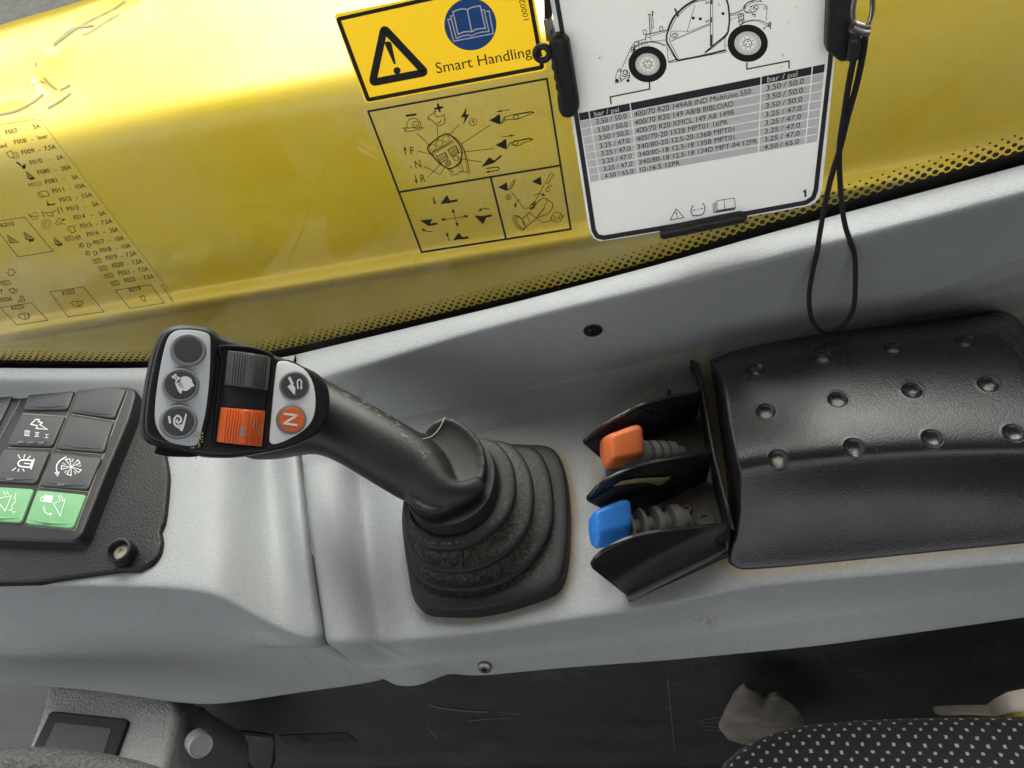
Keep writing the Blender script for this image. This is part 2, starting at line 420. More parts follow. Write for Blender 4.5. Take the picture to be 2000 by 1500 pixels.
def fabric_mat():
    m, t, out = shader_mat('black_dotted_fabric'); L = t.links.new
    b = t.nodes.new('ShaderNodeBsdfPrincipled'); L(b.outputs[0], out.inputs[0]); b.inputs['Roughness'].default_value = .9
    b.inputs['Specular IOR Level'].default_value = .2; b.inputs['Sheen Weight'].default_value = .15
    uv = t.nodes.new('ShaderNodeAttribute'); uv.attribute_name = 'weave'; vec = uv.outputs['Vector']
    wn = t.nodes.new('ShaderNodeTexNoise'); wn.inputs['Scale'].default_value = .8; L(vec, wn.inputs[0])
    sc = t.nodes.new('ShaderNodeVectorMath'); sc.operation = 'SCALE'; sc.inputs[3].default_value = .22; L(wn.outputs['Color'], sc.inputs[0])
    ad = t.nodes.new('ShaderNodeVectorMath'); L(vec, ad.inputs[0]); L(sc.outputs[0], ad.inputs[1])
    fs = []
    for off in ((0, 0, 0), (.5, .5, 0)):
        o = t.nodes.new('ShaderNodeVectorMath'); o.inputs[1].default_value = off; L(ad.outputs[0], o.inputs[0])
        v = t.nodes.new('ShaderNodeTexVoronoi'); v.voronoi_dimensions = '2D'; v.distance = 'CHEBYCHEV'; v.inputs['Randomness'].default_value = .06; v.inputs['Scale'].default_value = 1
        L(o.outputs[0], v.inputs['Vector']); fs.append(v.outputs['Distance'])
    mn = t.nodes.new('ShaderNodeMath'); mn.operation = 'MINIMUM'; L(fs[0], mn.inputs[0]); L(fs[1], mn.inputs[1])
    n2 = t.nodes.new('ShaderNodeTexNoise'); n2.inputs['Scale'].default_value = 9; n2.inputs['Detail'].default_value = 3; L(vec, n2.inputs[0])
    a2 = t.nodes.new('ShaderNodeMath'); a2.operation = 'MULTIPLY_ADD'; a2.inputs[1].default_value = .12; L(n2.outputs[0], a2.inputs[0]); L(mn.outputs[0], a2.inputs[2])
    r = t.nodes.new('ShaderNodeMapRange'); r.inputs[1].default_value = .14; r.inputs[2].default_value = .18; r.inputs[3].default_value = 1; r.inputs[4].default_value = 0; L(a2.outputs[0], r.inputs[0])
    n3 = t.nodes.new('ShaderNodeTexNoise'); n3.inputs['Scale'].default_value = 22; n3.inputs['Detail'].default_value = 4; L(vec, n3.inputs[0])
    r3 = t.nodes.new('ShaderNodeMapRange'); r3.inputs[1].default_value = .3; r3.inputs[2].default_value = .8; r3.inputs[3].default_value = .006; r3.inputs[4].default_value = .034; L(n3.outputs[0], r3.inputs[0])
    mx = t.nodes.new('ShaderNodeMix'); mx.data_type = 'RGBA'; L(r.outputs[0], mx.inputs[0]); L(r3.outputs[0], mx.inputs[6]); mx.inputs[7].default_value = (.34, .33, .33, 1)
    L(mx.outputs[2], b.inputs['Base Color'])
    bp = t.nodes.new('ShaderNodeBump'); bp.inputs['Strength'].default_value = .7; bp.inputs['Distance'].default_value = .0006; L(n3.outputs[0], bp.inputs['Height']); L(bp.outputs[0], b.inputs['Normal'])
    return m
M['fabric'] = fabric_mat()

# ------------------------------------------------------------------ ground outside and dark floor
g = mesh_obj('ground', [(-60, .6, -1.25), (60, .6, -1.25), (60, 80, -1.25), (-60, 80, -1.25)], [(0, 1, 2, 3)], M['ground'], smooth=0); tag(g, kind='structure')
fl = bmesh.new(); box_bm(fl, (0, -.25, -.75), (1.2, 0, 0), (0, .75, 0), (0, 0, .02))
fl = bm_obj('cab_floor', fl, M['floor'], smooth=0); tag(fl, kind='structure')
# unseen cab shell, added to block light: roof, low far side, full-height rear wall
def wallbox(name, c, ex, ey, ez):
    b = bmesh.new(); box_bm(b, c, (ex, 0, 0), (0, ey, 0), (0, 0, ez)); o = bm_obj(name, b, M['cabin'], smooth=0); tag(o, kind='structure'); return o
wallbox('unseen_cab_roof', (0, -.28, .98), 1.0, .76, .03)
wallbox('unseen_cab_far_wall', (0, -1.0, -.33), 1.0, .02, .42)
wallbox('unseen_cab_rear_wall', (1.0, -.3, .08), .02, .70, .85)


# ------------------------------------------------------------------ yellow hood outside the window
YB = .56
rows = [  # (pixel polyline, y of the sheet)
    ([(-250, 150), (0, 48), (160, 2), (400, -75), (2300, -560)], .80, 0),
    ([(-250, 170), (0, 70), (160, 25), (400, -50), (2300, -530)], .795, 0),
    ([(-250, 205), (0, 120), (240, 55), (640, -25), (2300, -420)], .72, 0),
    ([(-250, 255), (0, 190), (240, 125), (640, 25), (2300, -350)], .66, 0),
    ([(-250, 300), (0, 248), (170, 206), (374, 160), (680, 102), (1500, -70), (2300, -250)], .605, 0),
    ([(-250, 325), (0, 275), (170, 237), (374, 192), (680, 135), (1500, -35), (2300, -210)], .583, 0),
    ([(-250, 350), (0, 305), (170, 268), (374, 222), (680, 168), (1500, 0), (2300, -170)], .570, 0),
    ([(-250, 400), (0, 352), (374, 275), (680, 220), (1500, 50), (2300, -120)], .562, 0),
    ([(-250, 520), (0, 490), (340, 425), (700, 355), (1500, 205), (2300, 60)], YB, 0),
    ([(-250, 655), (0, 622), (340, 562), (540, 529), (1144, 427), (1607, 340), (2000, 273), (2300, 222)], YB, 0),
    ([(-250, 668), (0, 633), (340, 573), (540, 540), (1144, 438), (1607, 351), (2000, 284), (2300, 233)], YB - .004, 0),
    ([(-250, 684), (0, 650), (340, 592), (540, 558), (1144, 457), (1607, 372), (2000, 305), (2300, 254)], YB - .017, 0),
    ([(-250, 697), (0, 662), (340, 605), (540, 570), (1144, 471), (1607, 387), (2000, 320), (2300, 269)], YB - .018, 0),
    ([(-250, 704), (0, 668), (340, 612), (540, 577), (1144, 478), (1607, 394), (2000, 327), (2300, 276)], YB - .008, 0),
    ([(-250, 712), (0, 676), (340, 620), (540, 585), (1144, 486), (1607, 402), (2000, 335), (2300, 284)], YB - .002, 0),
    ([(-250, 1000), (0, 960), (340, 900), (540, 860), (1144, 760), (1607, 680), (2000, 610), (2300, 560)], YB - .012, 0),
]
xs = list(np.linspace(-700, 3200, 80))
V_, idx = [], []
for poly, y, _ in rows:
    pl = PY(y); V_.append([pl((x, interp(poly, x))) for x in xs])
bm = bmesh.new(); rings_bm(bm, V_, False, False, closed=False)
me = bpy.data.meshes.new('hood_panel'); bm.to_mesh(me); bm.free()
hood_t = thing('engine_hood', (0, .6, -.5), 'yellow painted engine hood seen through the window, dented near its far end', 'engine hood')
tmp = bpy.data.objects.new('tmp', me); COL.objects.link(tmp)
md = tmp.modifiers.new('s', 'SUBSURF'); md.levels = 3; md.render_levels = 3
dg = bpy.context.evaluated_depsgraph_get(); dg.update()
me2 = bpy.data.meshes.new_from_object(tmp.evaluated_get(dg)); bpy.data.objects.remove(tmp)
# dent: a crumpled crease in the sheet
def seg_d(p, a, b):
    ab = (b[0] - a[0], b[1] - a[1]); t = max(0, min(1, ((p[0] - a[0]) * ab[0] + (p[1] - a[1]) * ab[1]) / (ab[0] ** 2 + ab[1] ** 2)))
    return math.hypot(p[0] - a[0] - t * ab[0], p[1] - a[1] - t * ab[1])
def to_px(p):
    q = W.transposed() @ (Vector(p) - CAM); return (1000 + F * q.x / -q.z, 750 - F * q.y / -q.z)
crease = [((262, 0), (150, 50)), ((150, 50), (98, 92)), ((-20, 226), (50, 208)), ((50, 208), (88, 180)), ((70, 150), (105, 178))]
for v in me2.vertices:
    q = to_px(v.co)
    if q[0] < 420 and q[1] < 330:
        d = min(seg_d(q, *c) for c in crease)
        v.co.z -= .0024 * math.exp(-(d / 10) ** 2) - .0015 * math.exp(-((d - 16) / 10) ** 2)
        d2 = math.hypot(q[0] - 95, (q[1] - 160) * 1.2)
        v.co.z -= .007 * math.exp(-(d2 / 60) ** 2)
hood = fin('hood_panel', me2, M['paint'], hood_t, 180)
hood_bvh = BVHTree.FromPolygons([v.co.copy() for v in me2.vertices], [tuple(p.vertices) for p in me2.polygons])
class Surf:                                     # a real surface hit by a pixel's ray
    def __init__(s, bvh): s.b = bvh
    def __call__(s, q, off=0.0):
        d = ray(*q).normalized(); r = s.b.ray_cast(CAM, d)
        if r[0] is None: return CAM + d * .6
        n = r[1] if r[1].dot(d) < 0 else -r[1]
        return r[0] + n * off
HS = Surf(hood_bvh)
z1 = Z(0, 0, 2.941)
sc = Print(HS, .0008)
for pts, w in (([(540, 145), (430, 165), (360, 215), (310, 260)], 5), ([(310, 262), (350, 235), (430, 175), (500, 130), (640, 60), (720, 10)], 2.4),
               ([(0, 660), (90, 640), (180, 595), (250, 540)], 3.4), ([(275, 625), (350, 580), (410, 535)], 3), ([(255, 450), (300, 495), (330, 515)], 3),
               ([(350, 520), (385, 500), (405, 490)], 3), ([(185, 490), (235, 470), (262, 480)], 2), ([(210, 360), (205, 380)], 3),
               ([(470, 200), (520, 185), (620, 120), (690, 80)], 2)):
    sc.stroke(crom(z1(pts), 5, False), w)
tag(sc.build('scratches', M['scuff'], hood_t), kind='stuff')

# ------------------------------------------------------------------ side window: pane, black print, seal
YG = .39
win = thing('side_window', (0, YG, 0), 'side window pane with black dotted border along its lower edge', 'window')
gv = [(-1.2, YG + .0005, -.3), (1.2, YG + .0005, -.3), (1.2, YG + .0005, .85), (-1.2, YG + .0005, .85)]
pane = mesh_obj('glass_pane', gv + [(x, YG + .005, z) for x, _, z in gv], [(0, 1, 2, 3), (7, 6, 5, 4), (0, 4, 5, 1), (1, 5, 6, 2), (2, 6, 7, 3), (3, 7, 4, 0)], M['glass'], win, 0)
GP = Plane((0, YG, 0), (0, -1, 0))
band = [(-700, 697), (-260, 700), (-100, 702), (0, 703), (200, 706), (300, 706), (420, 702), (555, 682), (700, 650), (1148, 544), (1300, 502), (1500, 437), (2000, 294), (2250, 222), (3000, 6)]
R0 = [(-260, 716), (0, 719), (200, 720), (330, 718), (440, 712), (559, 697), (1000, 592), (1300, 513), (1500, 456), (2000, 322), (2250, 255)]
p = Print(GP, .0006)
top = resample(band, 60, False)
low = [(x, interp(R0, x) + 70) for x, _ in top]
b0 = len(p.v); p.add(top + low, [(i, i + 1, 60 + i + 1, 60 + i) for i in range(59)])
p.build('border_band', M['frit'], win)
p = Print(lambda q, off: Vector((q[0], YG - off, q[1])), .0008)
tw = [GP(q) for q in crom(band, 8, False)]
tw = resample([(v.x, v.z) for v in tw], int(2.2 / .0028), False)
acc = 0; last = np.array(tw[0]); path = []
sp = .0062; tot = 0; P2 = [last]
for q in tw[1:]:
    q = np.array(q); d = np.linalg.norm(q - P2[-1])
    if d >= sp: P2.append(P2[-1] + (q - P2[-1]) / d * sp)
for i in range(1, len(P2) - 1):
    t = P2[i + 1] - P2[i - 1]; t /= np.linalg.norm(t); n = np.array((-t[1], t[0]))
    for k, r in enumerate((.0019, .0017, .0014, .0010, .0007)):
        q = P2[i] + t * sp * (.5 if k % 2 else 0) + n * (.0004 + k * .0031)
        p.disc(q, r, 12 if k < 3 else 8)
p.build('dot_print', M['frit'], win)

# ------------------------------------------------------------------ console: two moulded grey panels
def ledge_y(): return YG - .006
L0 = Plane((0, ledge_y(), 0), (0, -1, 0))
pa, pb = L0((600, interp(R0, 600))), L0((1950, interp(R0, 1950)))
lt = (pb.z - pa.z) / (pb.x - pa.x)
LEDGE = Plane(pa, (-lt, 0, 1))
def lofted(name, rows, mat_, parent, lv=3, dust=None):
    bm = bmesh.new(); rings_bm(bm, rows, False, False, closed=False)
    me = bpy.data.meshes.new(name); bm.to_mesh(me); bm.free()
    t = bpy.data.objects.new('tmp', me); COL.objects.link(t); md = t.modifiers.new('s', 'SUBSURF'); md.levels = lv; md.boundary_smooth = 'PRESERVE_CORNERS'
    dg = bpy.context.evaluated_depsgraph_get(); dg.update()
    m2 = bpy.data.meshes.new_from_object(t.evaluated_get(dg)); bpy.data.objects.remove(t)
    if dust:
        at = m2.attributes.new('dust', 'FLOAT', 'POINT')
        at.data.foreach_set('value', [dust(v.co) for v in m2.vertices])
    o = fin(name, m2, mat_, parent, 180)
    bvh = BVHTree.FromPolygons([v.co.copy() for v in m2.vertices], [tuple(p.vertices) for p in m2.polygons])
    return o, bvh
con = thing('side_console', (0, .3, 0), 'grey moulded side console below the window carrying the joystick and switches', 'console')
z6 = Z(740, 780, 3.3333)
base_out = z6([(215, 1190), (232, 1300), (262, 1365), (310, 1398), (600, 1408), (760, 1385), (900, 1350), (1130, 1272), (1190, 1225), (1218, 1150), (1240, 1000), (1246, 850), (1245, 700), (1225, 510), (1195, 420), (1150, 350), (1105, 335), (1050, 335), (700, 330), (420, 400), (230, 560), (170, 760), (185, 1000)])
z2 = Z(1380, 560, 2.5)
cov_out = z2([(0, 350), (200, 272), (530, 210), (1000, 150), (1380, 95), (1450, 100), (1510, 130), (1560, 190), (1560, 1262), (1000, 1320), (500, 1372), (170, 1397), (125, 1385), (100, 1345), (95, 1290), (110, 1180), (80, 760), (40, 560)])
grd_out = [(1205, 815), (1150, 860), (1226, 1168), (1420, 1085), (1440, 1080), (1400, 830), (1340, 700)]
sw_out = Z(0, 700, 3.409)([(-300, 135), (0, 138), (215, 130), (880, 138), (1010, 150), (1020, 260), (1110, 700), (1115, 850), (1092, 1070), (1062, 1150), (1075, 1210), (1045, 1320), (950, 1392), (800, 1412), (-300, 1405)])
def ring_d(P, z):
    pts = np.array([tuple(uz(q, z))[:2] for q in P]); pts = np.vstack([pts, pts[:1]])
    a, b = pts[:-1], pts[1:]
    def f(co):
        p = np.array((co[0], co[1])); ab = b - a; t = np.clip(((p - a) * ab).sum(1) / ((ab ** 2).sum(1) + 1e-12), 0, 1)
        return np.linalg.norm(p - a - ab * t[:, None], axis=1).min()
    return f
dB, dC, dG = ring_d(base_out, 0), ring_d(cov_out, 0), ring_d(grd_out, 0)
def dust_r(co):
    d = 0
    if abs(co.z) < .03:
        d = .70 * math.exp(-dB(co) / .006) * (1 if co.x > -.16 else .5) + .45 * math.exp(-dG(co) / .007)
        d += .5 * math.exp(-dC(co) / .006)
    if co.z < -.012: d += .05
    return min(1, d)
seam = [(697, 578), (745, 582), (890, 590), (1000, 600), (1180, 625), (1255, 638), (1300, 700), (1335, 766)]
def seam_x(y): return interp(seam, y)
du = [0, 7, 22, 48, 80, 105, 135, 165, 200, 260, 330, 420, 520, 620, 720, 820, 920, 1020, 1120, 1220, 1320, 1420, 1560, 1750, 2000, 2300, 2650]
R1 = [(560, 765), (640, 738), (920, 655), (1110, 606), (1300, 562), (1670, 470), (2000, 384), (2250, 318)]
R2 = [(560, 850), (700, 828), (867, 797), (1000, 766), (1167, 728), (1300, 697), (1400, 670), (1600, 634), (1880, 585), (2000, 560), (2250, 515)]
R3 = [(560, 920), (760, 885), (900, 852), (1050, 824), (1200, 790), (1340, 742), (1420, 745), (1600, 690), (2000, 615), (2250, 570)]
R4 = [(560, 1256), (757, 1256), (950, 1237), (1125, 1210), (1300, 1188), (1422, 1152), (1650, 1132), (2000, 1101), (2250, 1078)]
R5 = [(560, 1310), (700, 1305), (810, 1296), (950, 1281), (1300, 1246), (1650, 1200), (2000, 1158), (2250, 1128)]
R6 = [(560, 1362), (700, 1342), (766, 1331), (792, 1336), (820, 1335), (845, 1325), (873, 1307), (895, 1311), (922, 1316), (1125, 1297), (1300, 1285), (1597, 1257), (1825, 1226), (2000, 1201), (2250, 1165)]
R6 = [(x, y + 9) for x, y in R6]
def sh(R, d): return [(x, y + d) for x, y in R]
def midr(A, B, t): return [(x, (1 - t) * interp(A, x) + t * interp(B, x)) for x in range(540, 3420, 60)]
def zr2(x): return .010 + .026 * max(0, (x - 860)) / 1140
def zplat(u): return interp([(0, -.003), (7, .003), (22, .006), (48, .006), (80, -.001), (105, -.012), (135, -.010), (165, -.001), (200, .0005), (260, 0), (2000, 0)], u)
prow = []
def addrow(R, zf, dxs=0):
    r = []
    y0 = interp(R, 600); x0 = seam_x(y0)
    for k in range(3): y0 = interp(R, x0); x0 = seam_x(y0)
    for u in du:
        x = x0 + u + dxs; q = (x, interp(R, x))
        r.append(zf(q, u))
    prow.append(r)
ld = lambda q, u: LEDGE(q, -.002 if u == 0 else 0)
addrow(R0, lambda q, u: L0(q)); addrow(midr(R0, R1, .15), ld); addrow(midr(R0, R1, .8), ld); addrow(R1, lambda q, u: LEDGE(q, -.003))
def wallpt(t):
    A = midr(R1, R2, t)
    def f(q, u):
        zl = LEDGE(q).z; zz = (1 - t) * (zl - .003) + t * zr2(q[0])
        return uz(q, zz)
    return A, f
for t in (.12, .5, .86): addrow(*wallpt(t))
addrow(R2, lambda q, u: uz(q, zr2(q[0])))
addrow(midr(R2, R3, .15), lambda q, u: uz(q, zr2(q[0]) - .002))
addrow(midr(R2, R3, .85), lambda q, u: uz(q, .004))
addrow(R3, lambda q, u: uz(q, .001 + .5 * zplat(u)))
addrow(sh(R3, 25), lambda q, u: uz(q, zplat(u)))
for t in (.33, .66, .9): addrow(midr(R3, R4, t), lambda q, u: uz(q, zplat(u)))
addrow(sh(R4, -9), lambda q, u: uz(q, zplat(u)))
addrow(R4, lambda q, u: uz(q, zplat(u) - .002))
addrow(sh(R4, 10), lambda q, u: uz(q, zplat(u) - .008))
addrow(midr(R4, R5, .7), lambda q, u: uz(q, -.022))
addrow(R5, lambda q, u: uz(q, -.0255)); addrow(sh(R5, 7), lambda q, u: uz(q, -.028))
addrow(sh(R6, -5), lambda q, u: uz(q, -.041)); addrow(R6, lambda q, u: uz(q, -.043))
prow.append([p + Vector((0, .012, .001)) for p in prow[-1]]); prow.append([p + Vector((0, .05, .012)) for p in prow[-1]])
rear, rear_bvh = lofted('rear_panel', prow, M['grey'], con, 3, dust_r)
RS = Surf(rear_bvh)

# left (front) panel with its raised switch block
def LR(y_pts, zs, n=None): return [uz(q, z) for q, z in zip(y_pts, zs)]
cx = [-700, 0, 190, 318, 385, 430, 470, 515, 545, 562, 580, 590]
zt = [.026, .026, .026, .026, .0255, .0215, .009, -.008, -.006, .003, .004, -.004]
rows = []
r0 = [(x, interp(R0, x)) for x in cx[:-1]] + [(576, interp(R0, 576))]
rows.append([L0(q) for q in r0])
rows.append([L0(q) + Vector((0, -.010, 0)) for q in r0])
rows.append([L0(q) + Vector((0, -.016, -.003)) for q in r0])
def vrow(ypx, xs_, zs): rows.append([uz((x, y), z) for x, y, z in zip(xs_, ypx, zs)])
def xs_at(y): 
    s = seam_x(y) - 2
    return [-700, 0, 190, 318, 385 + (y - 900) * .0, 432, 475, s - 72, s - 42, s - 28, s - 9, s]
for y in (800, 900, 1010, 1100): vrow([y] * 12, xs_at(y), zt)
bend = [1143, 1145, 1147, 1151, 1158, 1170, 1190, 1222, 1240, 1247, 1249, 1250]
xb = [-700, 0, 190, 325, 390, 428, 470, 525, 575, 596, 624, 634]
zt2 = [.026, .026, .026, .026, .0255, .0215, .0125, .003, .001, .003, .004, -.004]
vrow([y - 8 for y in bend], xb, zt2)
vrow(bend, xb, [z - .003 for z in zt2])
vrow([y + 12 for y in bend], xb, [z - .011 for z in zt2])
low1 = [1278, 1278, 1278, 1275, 1273, 1271, 1268, 1264, 1262, 1262, 1263, 1264]
xl = [-700, 0, 190, 325, 390, 432, 480, 530, 578, 604, 634, 644]
vrow([(a + b) / 2 + 8 for a, b in zip(low1, bend)][:7] + [y + 7 for y in low1[7:]], xl, [-.014, -.014, -.014, -.013, -.013, -.013, -.013, -.013, -.016, -.016, -.016, -.018])
vrow([y - 3 for y in low1], xl, [-.034, -.034, -.034, -.033, -.031, -.028, -.024, -.021, -.018, -.017, -.017, -.018])
vrow([y + 6 for y in low1], xl, [-.038, -.038, -.038, -.037, -.035, -.032, -.028, -.025, -.022, -.021, -.021, -.022])
xm = [-700, 0, 190, 350, 420, 470, 530, 590, 640, 675, 712, 722]
vrow([1310, 1308, 1312, 1320, 1322, 1322, 1318, 1312, 1308, 1306, 1304, 1305], xm, [-.062, -.062, -.062, -.062, -.058, -.054, -.048, -.042, -.038, -.036, -.035, -.036])
xe = [-700, 0, 190, 372, 450, 500, 560, 620, 670, 710, 750, 764]
ye = [1352, 1338, 1350, 1383, 1377, 1370, 1360, 1352, 1345, 1339, 1333, 1332]
ze = [-.090, -.090, -.088, -.086, -.081, -.076, -.069, -.062, -.056, -.052, -.049, -.048]
vrow([y - 6 for y in ye], xe, [z + .004 for z in ze]); vrow(ye, xe, ze)
for r in rows[8:]:
    r[-1] = r[-1] + (r[-1] - r[-2]).normalized() * .006 + Vector((0, .007, -.002)); r[-2] = r[-2] + Vector((0, .0005, -.0004))
rows.append([p + Vector((0, .012, 0)) for p in rows[-1]]); rows.append([p + Vector((0, .05, .01)) for p in rows[-1]])
dS = ring_d(sw_out, .024)
def dust_l(co):
    d = .36 * math.exp(-dS(co) / .004) if co.z > .0 else 0
    if co.z < -.02: d += .12
    return min(1, d)
front, front_bvh = lofted('front_panel', rows, M['grey'], con, 3, dust_l)
# lower dusty step with a cover plate
bx = [(92, 1296), (250, 1312), (338, 1350), (350, 1390), (318, 1520), (303, 1640), (-60, 1640), (40, 1490), (85, 1380)]
step_z = -.096
PB = PZ(step_z)
slab('recess_wall', [PY(.178)(q) for q in resample([(-700, 1300), (170, 1300), (170, 1700), (-700, 1700)], 40)], (0, -1, 0), .01, M['grey_low'], con, r=.001)
step = slab('lower_step', [PB(q) for q in resample(rcorner(bx, 34), 90)], (0, 0, 1), .12, M['grey_low'], con, r=.006, seg=5, smooth=60)
sub = bpy.data.attributes if False else None
sv = step.data.attributes.new('dust', 'FLOAT', 'POINT'); sv.data.foreach_set('value', [.22] * len(step.data.vertices))
ins = PB.__call__
# screws of the console
def screw(q, surf_p, n, r, mats, name='screw', hexr=.45):
    c = surf_p + n * .0008
    o = lathe(name, c, n, [(r * 1.0, -.002), (r, .0008), (r * .93, .0016), (r * .62, .0022), (hexr * r, .0023), (hexr * r * .95, .0004), (0, .0004)], mats, con, 24, 30)
    return o
def hit(bvh, q):
    d = ray(*q).normalized(); r = bvh.ray_cast(CAM, d); n = r[1] if r[1].dot(d) < 0 else -r[1]; return r[0], n
hp, hn = hit(rear_bvh, (1158, 645))
lathe('screw_washer', hp, hn, [(.0068, -.002), (.0068, .0006), (.0058, .0012), (.0054, .0002), (0, .0002)], M['rubber'], con, 28)
s1 = screw(None, hp, hn, .0048, M['gloss']); s1['label'] = 'black hex screw in the console wall'
hp, hn = hit(rear_bvh, (947, 1301))
hn = (hn + Vector((0, -.3, .3))).normalized()
s2 = screw(None, hp - hn * .0002, hn, .0046, M['darkmetal']); s2['label'] = 'bare metal screw in the front lip'

# stains and rubbed marks on the front lip
rnd = random.Random(31); pr = Print(RS, .0003)
for _ in range(46):
    pr.disc((1383 + rnd.gauss(0, 11), 1213 + rnd.gauss(0, 7)), rnd.uniform(.5, 1.6), 7)
tag(pr.build('brown_stain', mat('brown_grime', (.27, .22, .17), .7), con), kind='stuff')
FS = Surf(front_bvh); pr = Print(FS, .0003)
for x0, y0, x1, y1, n_ in ((575, 1272, 655, 1335, 26), (640, 1268, 690, 1322, 22), (240, 1270, 610, 1264, 30)):
    for _ in range(n_):
        t = rnd.random(); x, y = x0 + (x1 - x0) * t + rnd.gauss(0, 3), y0 + (y1 - y0) * t + rnd.gauss(0, 3); pr.stroke([(x, y), (x + rnd.uniform(2, 6), y + rnd.uniform(-1, 4))], rnd.uniform(.5, 1.2))
tag(pr.build('rubbed_marks', mat('rubbed_grey', (.40, .40, .39), .6), con), kind='stuff')
# ------------------------------------------------------------------ joystick: bellows, grip, head with keys and rollers
joy = thing('joystick', uz((950, 1040), 0), 'big black joystick with orange and grey rollers on a ribbed rubber boot', 'joystick')
NS = 72
def closed3(px, z, n=NS, c=None, pl=None):
    P = [ (pl or PZ(z))(q) for q in crom(px, 5)]
    P = [Vector(p) for p in resample(P, 360)]
    c = c or sum(P, Vector()) / len(P)
    out = []
    an = [math.atan2((p - c).y, (p - c).x) for p in P]
    for k in range(n):
        t = -math.pi + 2 * math.pi * k / n
        i = min(range(len(P)), key=lambda i: abs((an[i] - t + math.pi) % (2 * math.pi) - math.pi))
        out.append(P[i])
    # light smoothing of the picked ring
    return [(out[i - 1] + out[i] * 2 + out[(i + 1) % n]) / 4 for i in range(n)]
f1 = z6([(160, 660), (165, 790), (215, 900), (300, 962), (420, 976), (560, 962), (700, 890), (820, 790), (880, 660), (892, 540), (870, 420), (810, 320), (740, 268), (670, 252), (540, 258), (380, 320), (240, 440), (175, 560)])
f2 = z6([(170, 800), (190, 960), (255, 1060), (360, 1112), (540, 1125), (700, 1082), (860, 985), (970, 840), (1006, 680), (1000, 530), (960, 410), (900, 325), (840, 282), (780, 268), (600, 275), (420, 350), (260, 480), (185, 640)])
f3 = z6([(192, 980), (215, 1110), (280, 1190), (390, 1238), (600, 1245), (800, 1195), (980, 1080), (1100, 900), (1134, 740), (1125, 560), (1090, 420), (1040, 335), (990, 308), (920, 300), (700, 300), (480, 370), (290, 520), (200, 760)])
f0 = base_out
col_px = z6([(190, 660), (210, 735), (270, 792), (340, 820), (400, 826), (500, 815), (610, 765), (700, 680), (745, 570), (756, 470), (740, 380), (705, 318), (620, 290), (480, 300), (340, 400), (230, 540)])
def scl(R, k, dz):
    c = sum(R, Vector()) / len(R); return [c + (p - c) * k + Vector((0, 0, dz)) for p in R]
zf = (.0, .0205, .036, .051, .064)
B0, B3, B2, B1, CL = closed3(f0, .004), closed3(f3, zf[1]), closed3(f2, zf[2]), closed3(f1, zf[3]), closed3(col_px, zf[4])
bm = bmesh.new()
rings = [scl(B0, 1.0, -.006), scl(B0, 1.0, .006), scl(B0, .99, .0085), scl(B0, .965, .0095), scl(B0, .90, .0098)]
def lerpR(A, B, t, dz=0): return [a.lerp(b, t) + Vector((0, 0, dz)) for a, b in zip(A, B)]
prev = rings[-1]
for R, kin in ((B3, .90), (B2, .89), (B1, .88)):
    foot = scl(R, kin - .04, -.0105)
    foot = [Vector((p.x, p.y, max(p.z, prev[i].z + .001))) for i, p in enumerate(foot)]
    rings += [lerpR(prev, foot, .55, .0), foot, scl(R, .975, -.0052), scl(R, 1.0, -.0035), scl(R, 1.004, -.0015), scl(R, .995, .0004), scl(R, .972, .0012), scl(R, .93, .0016)]
    prev = rings[-1]
foot = scl(CL, 1.02, -.0105)
rings += [lerpR(prev, foot, .6, .0012), foot, scl(CL, 1.015, -.008), scl(CL, 1.0, -.001), scl(CL, .985, .0004), scl(CL, .9, .0006)]
rings_bm(bm, rings, True, True)
boot = bm_obj('boot', bm, M['rubber'], joy, 50)
va = boot.data.attributes.new('dust', 'FLOAT', 'POINT')
zmin = .0; vals = []
cB = sum(B0, Vector()) / NS
nr = len(rings)
for v in boot.data.vertices:
    ri = v.index // NS
    k = (ri - 5) % 8 if ri >= 5 else -1
    d = .16 if ri < 5 else {0: .34, 1: .36, 7: .26, 6: .14}.get(k, .03)
    if ri >= nr - 6: d = .16 if ri < nr - 4 else .06
    vals.append(d)
va.data.foreach_set('value', vals)
bm = bmesh.new()                                # mould parting lines of the boot
for a, b in (((475, 880), (482, 970)), ((548, 985), (548, 1112)), ((622, 1130), (618, 1220)), ((690, 1240), (678, 1310)), ((690, 1318), (705, 1375)), ((408, 752), (432, 812))):
    bt = Surf(BVHTree.FromPolygons([v.co.copy() for v in boot.data.vertices], [tuple(p.vertices) for p in boot.data.polygons])) if a == (475, 880) else bt
    A, B = z6([a, b]); tube_bm(bm, [bt((A[0] + (B[0] - A[0]) * t / 6, A[1] + (B[1] - A[1]) * t / 6), 0) for t in range(7)], .0004, 6)
tag(bm_obj('mould_line', bm, M['rubber'], joy), kind='stuff')

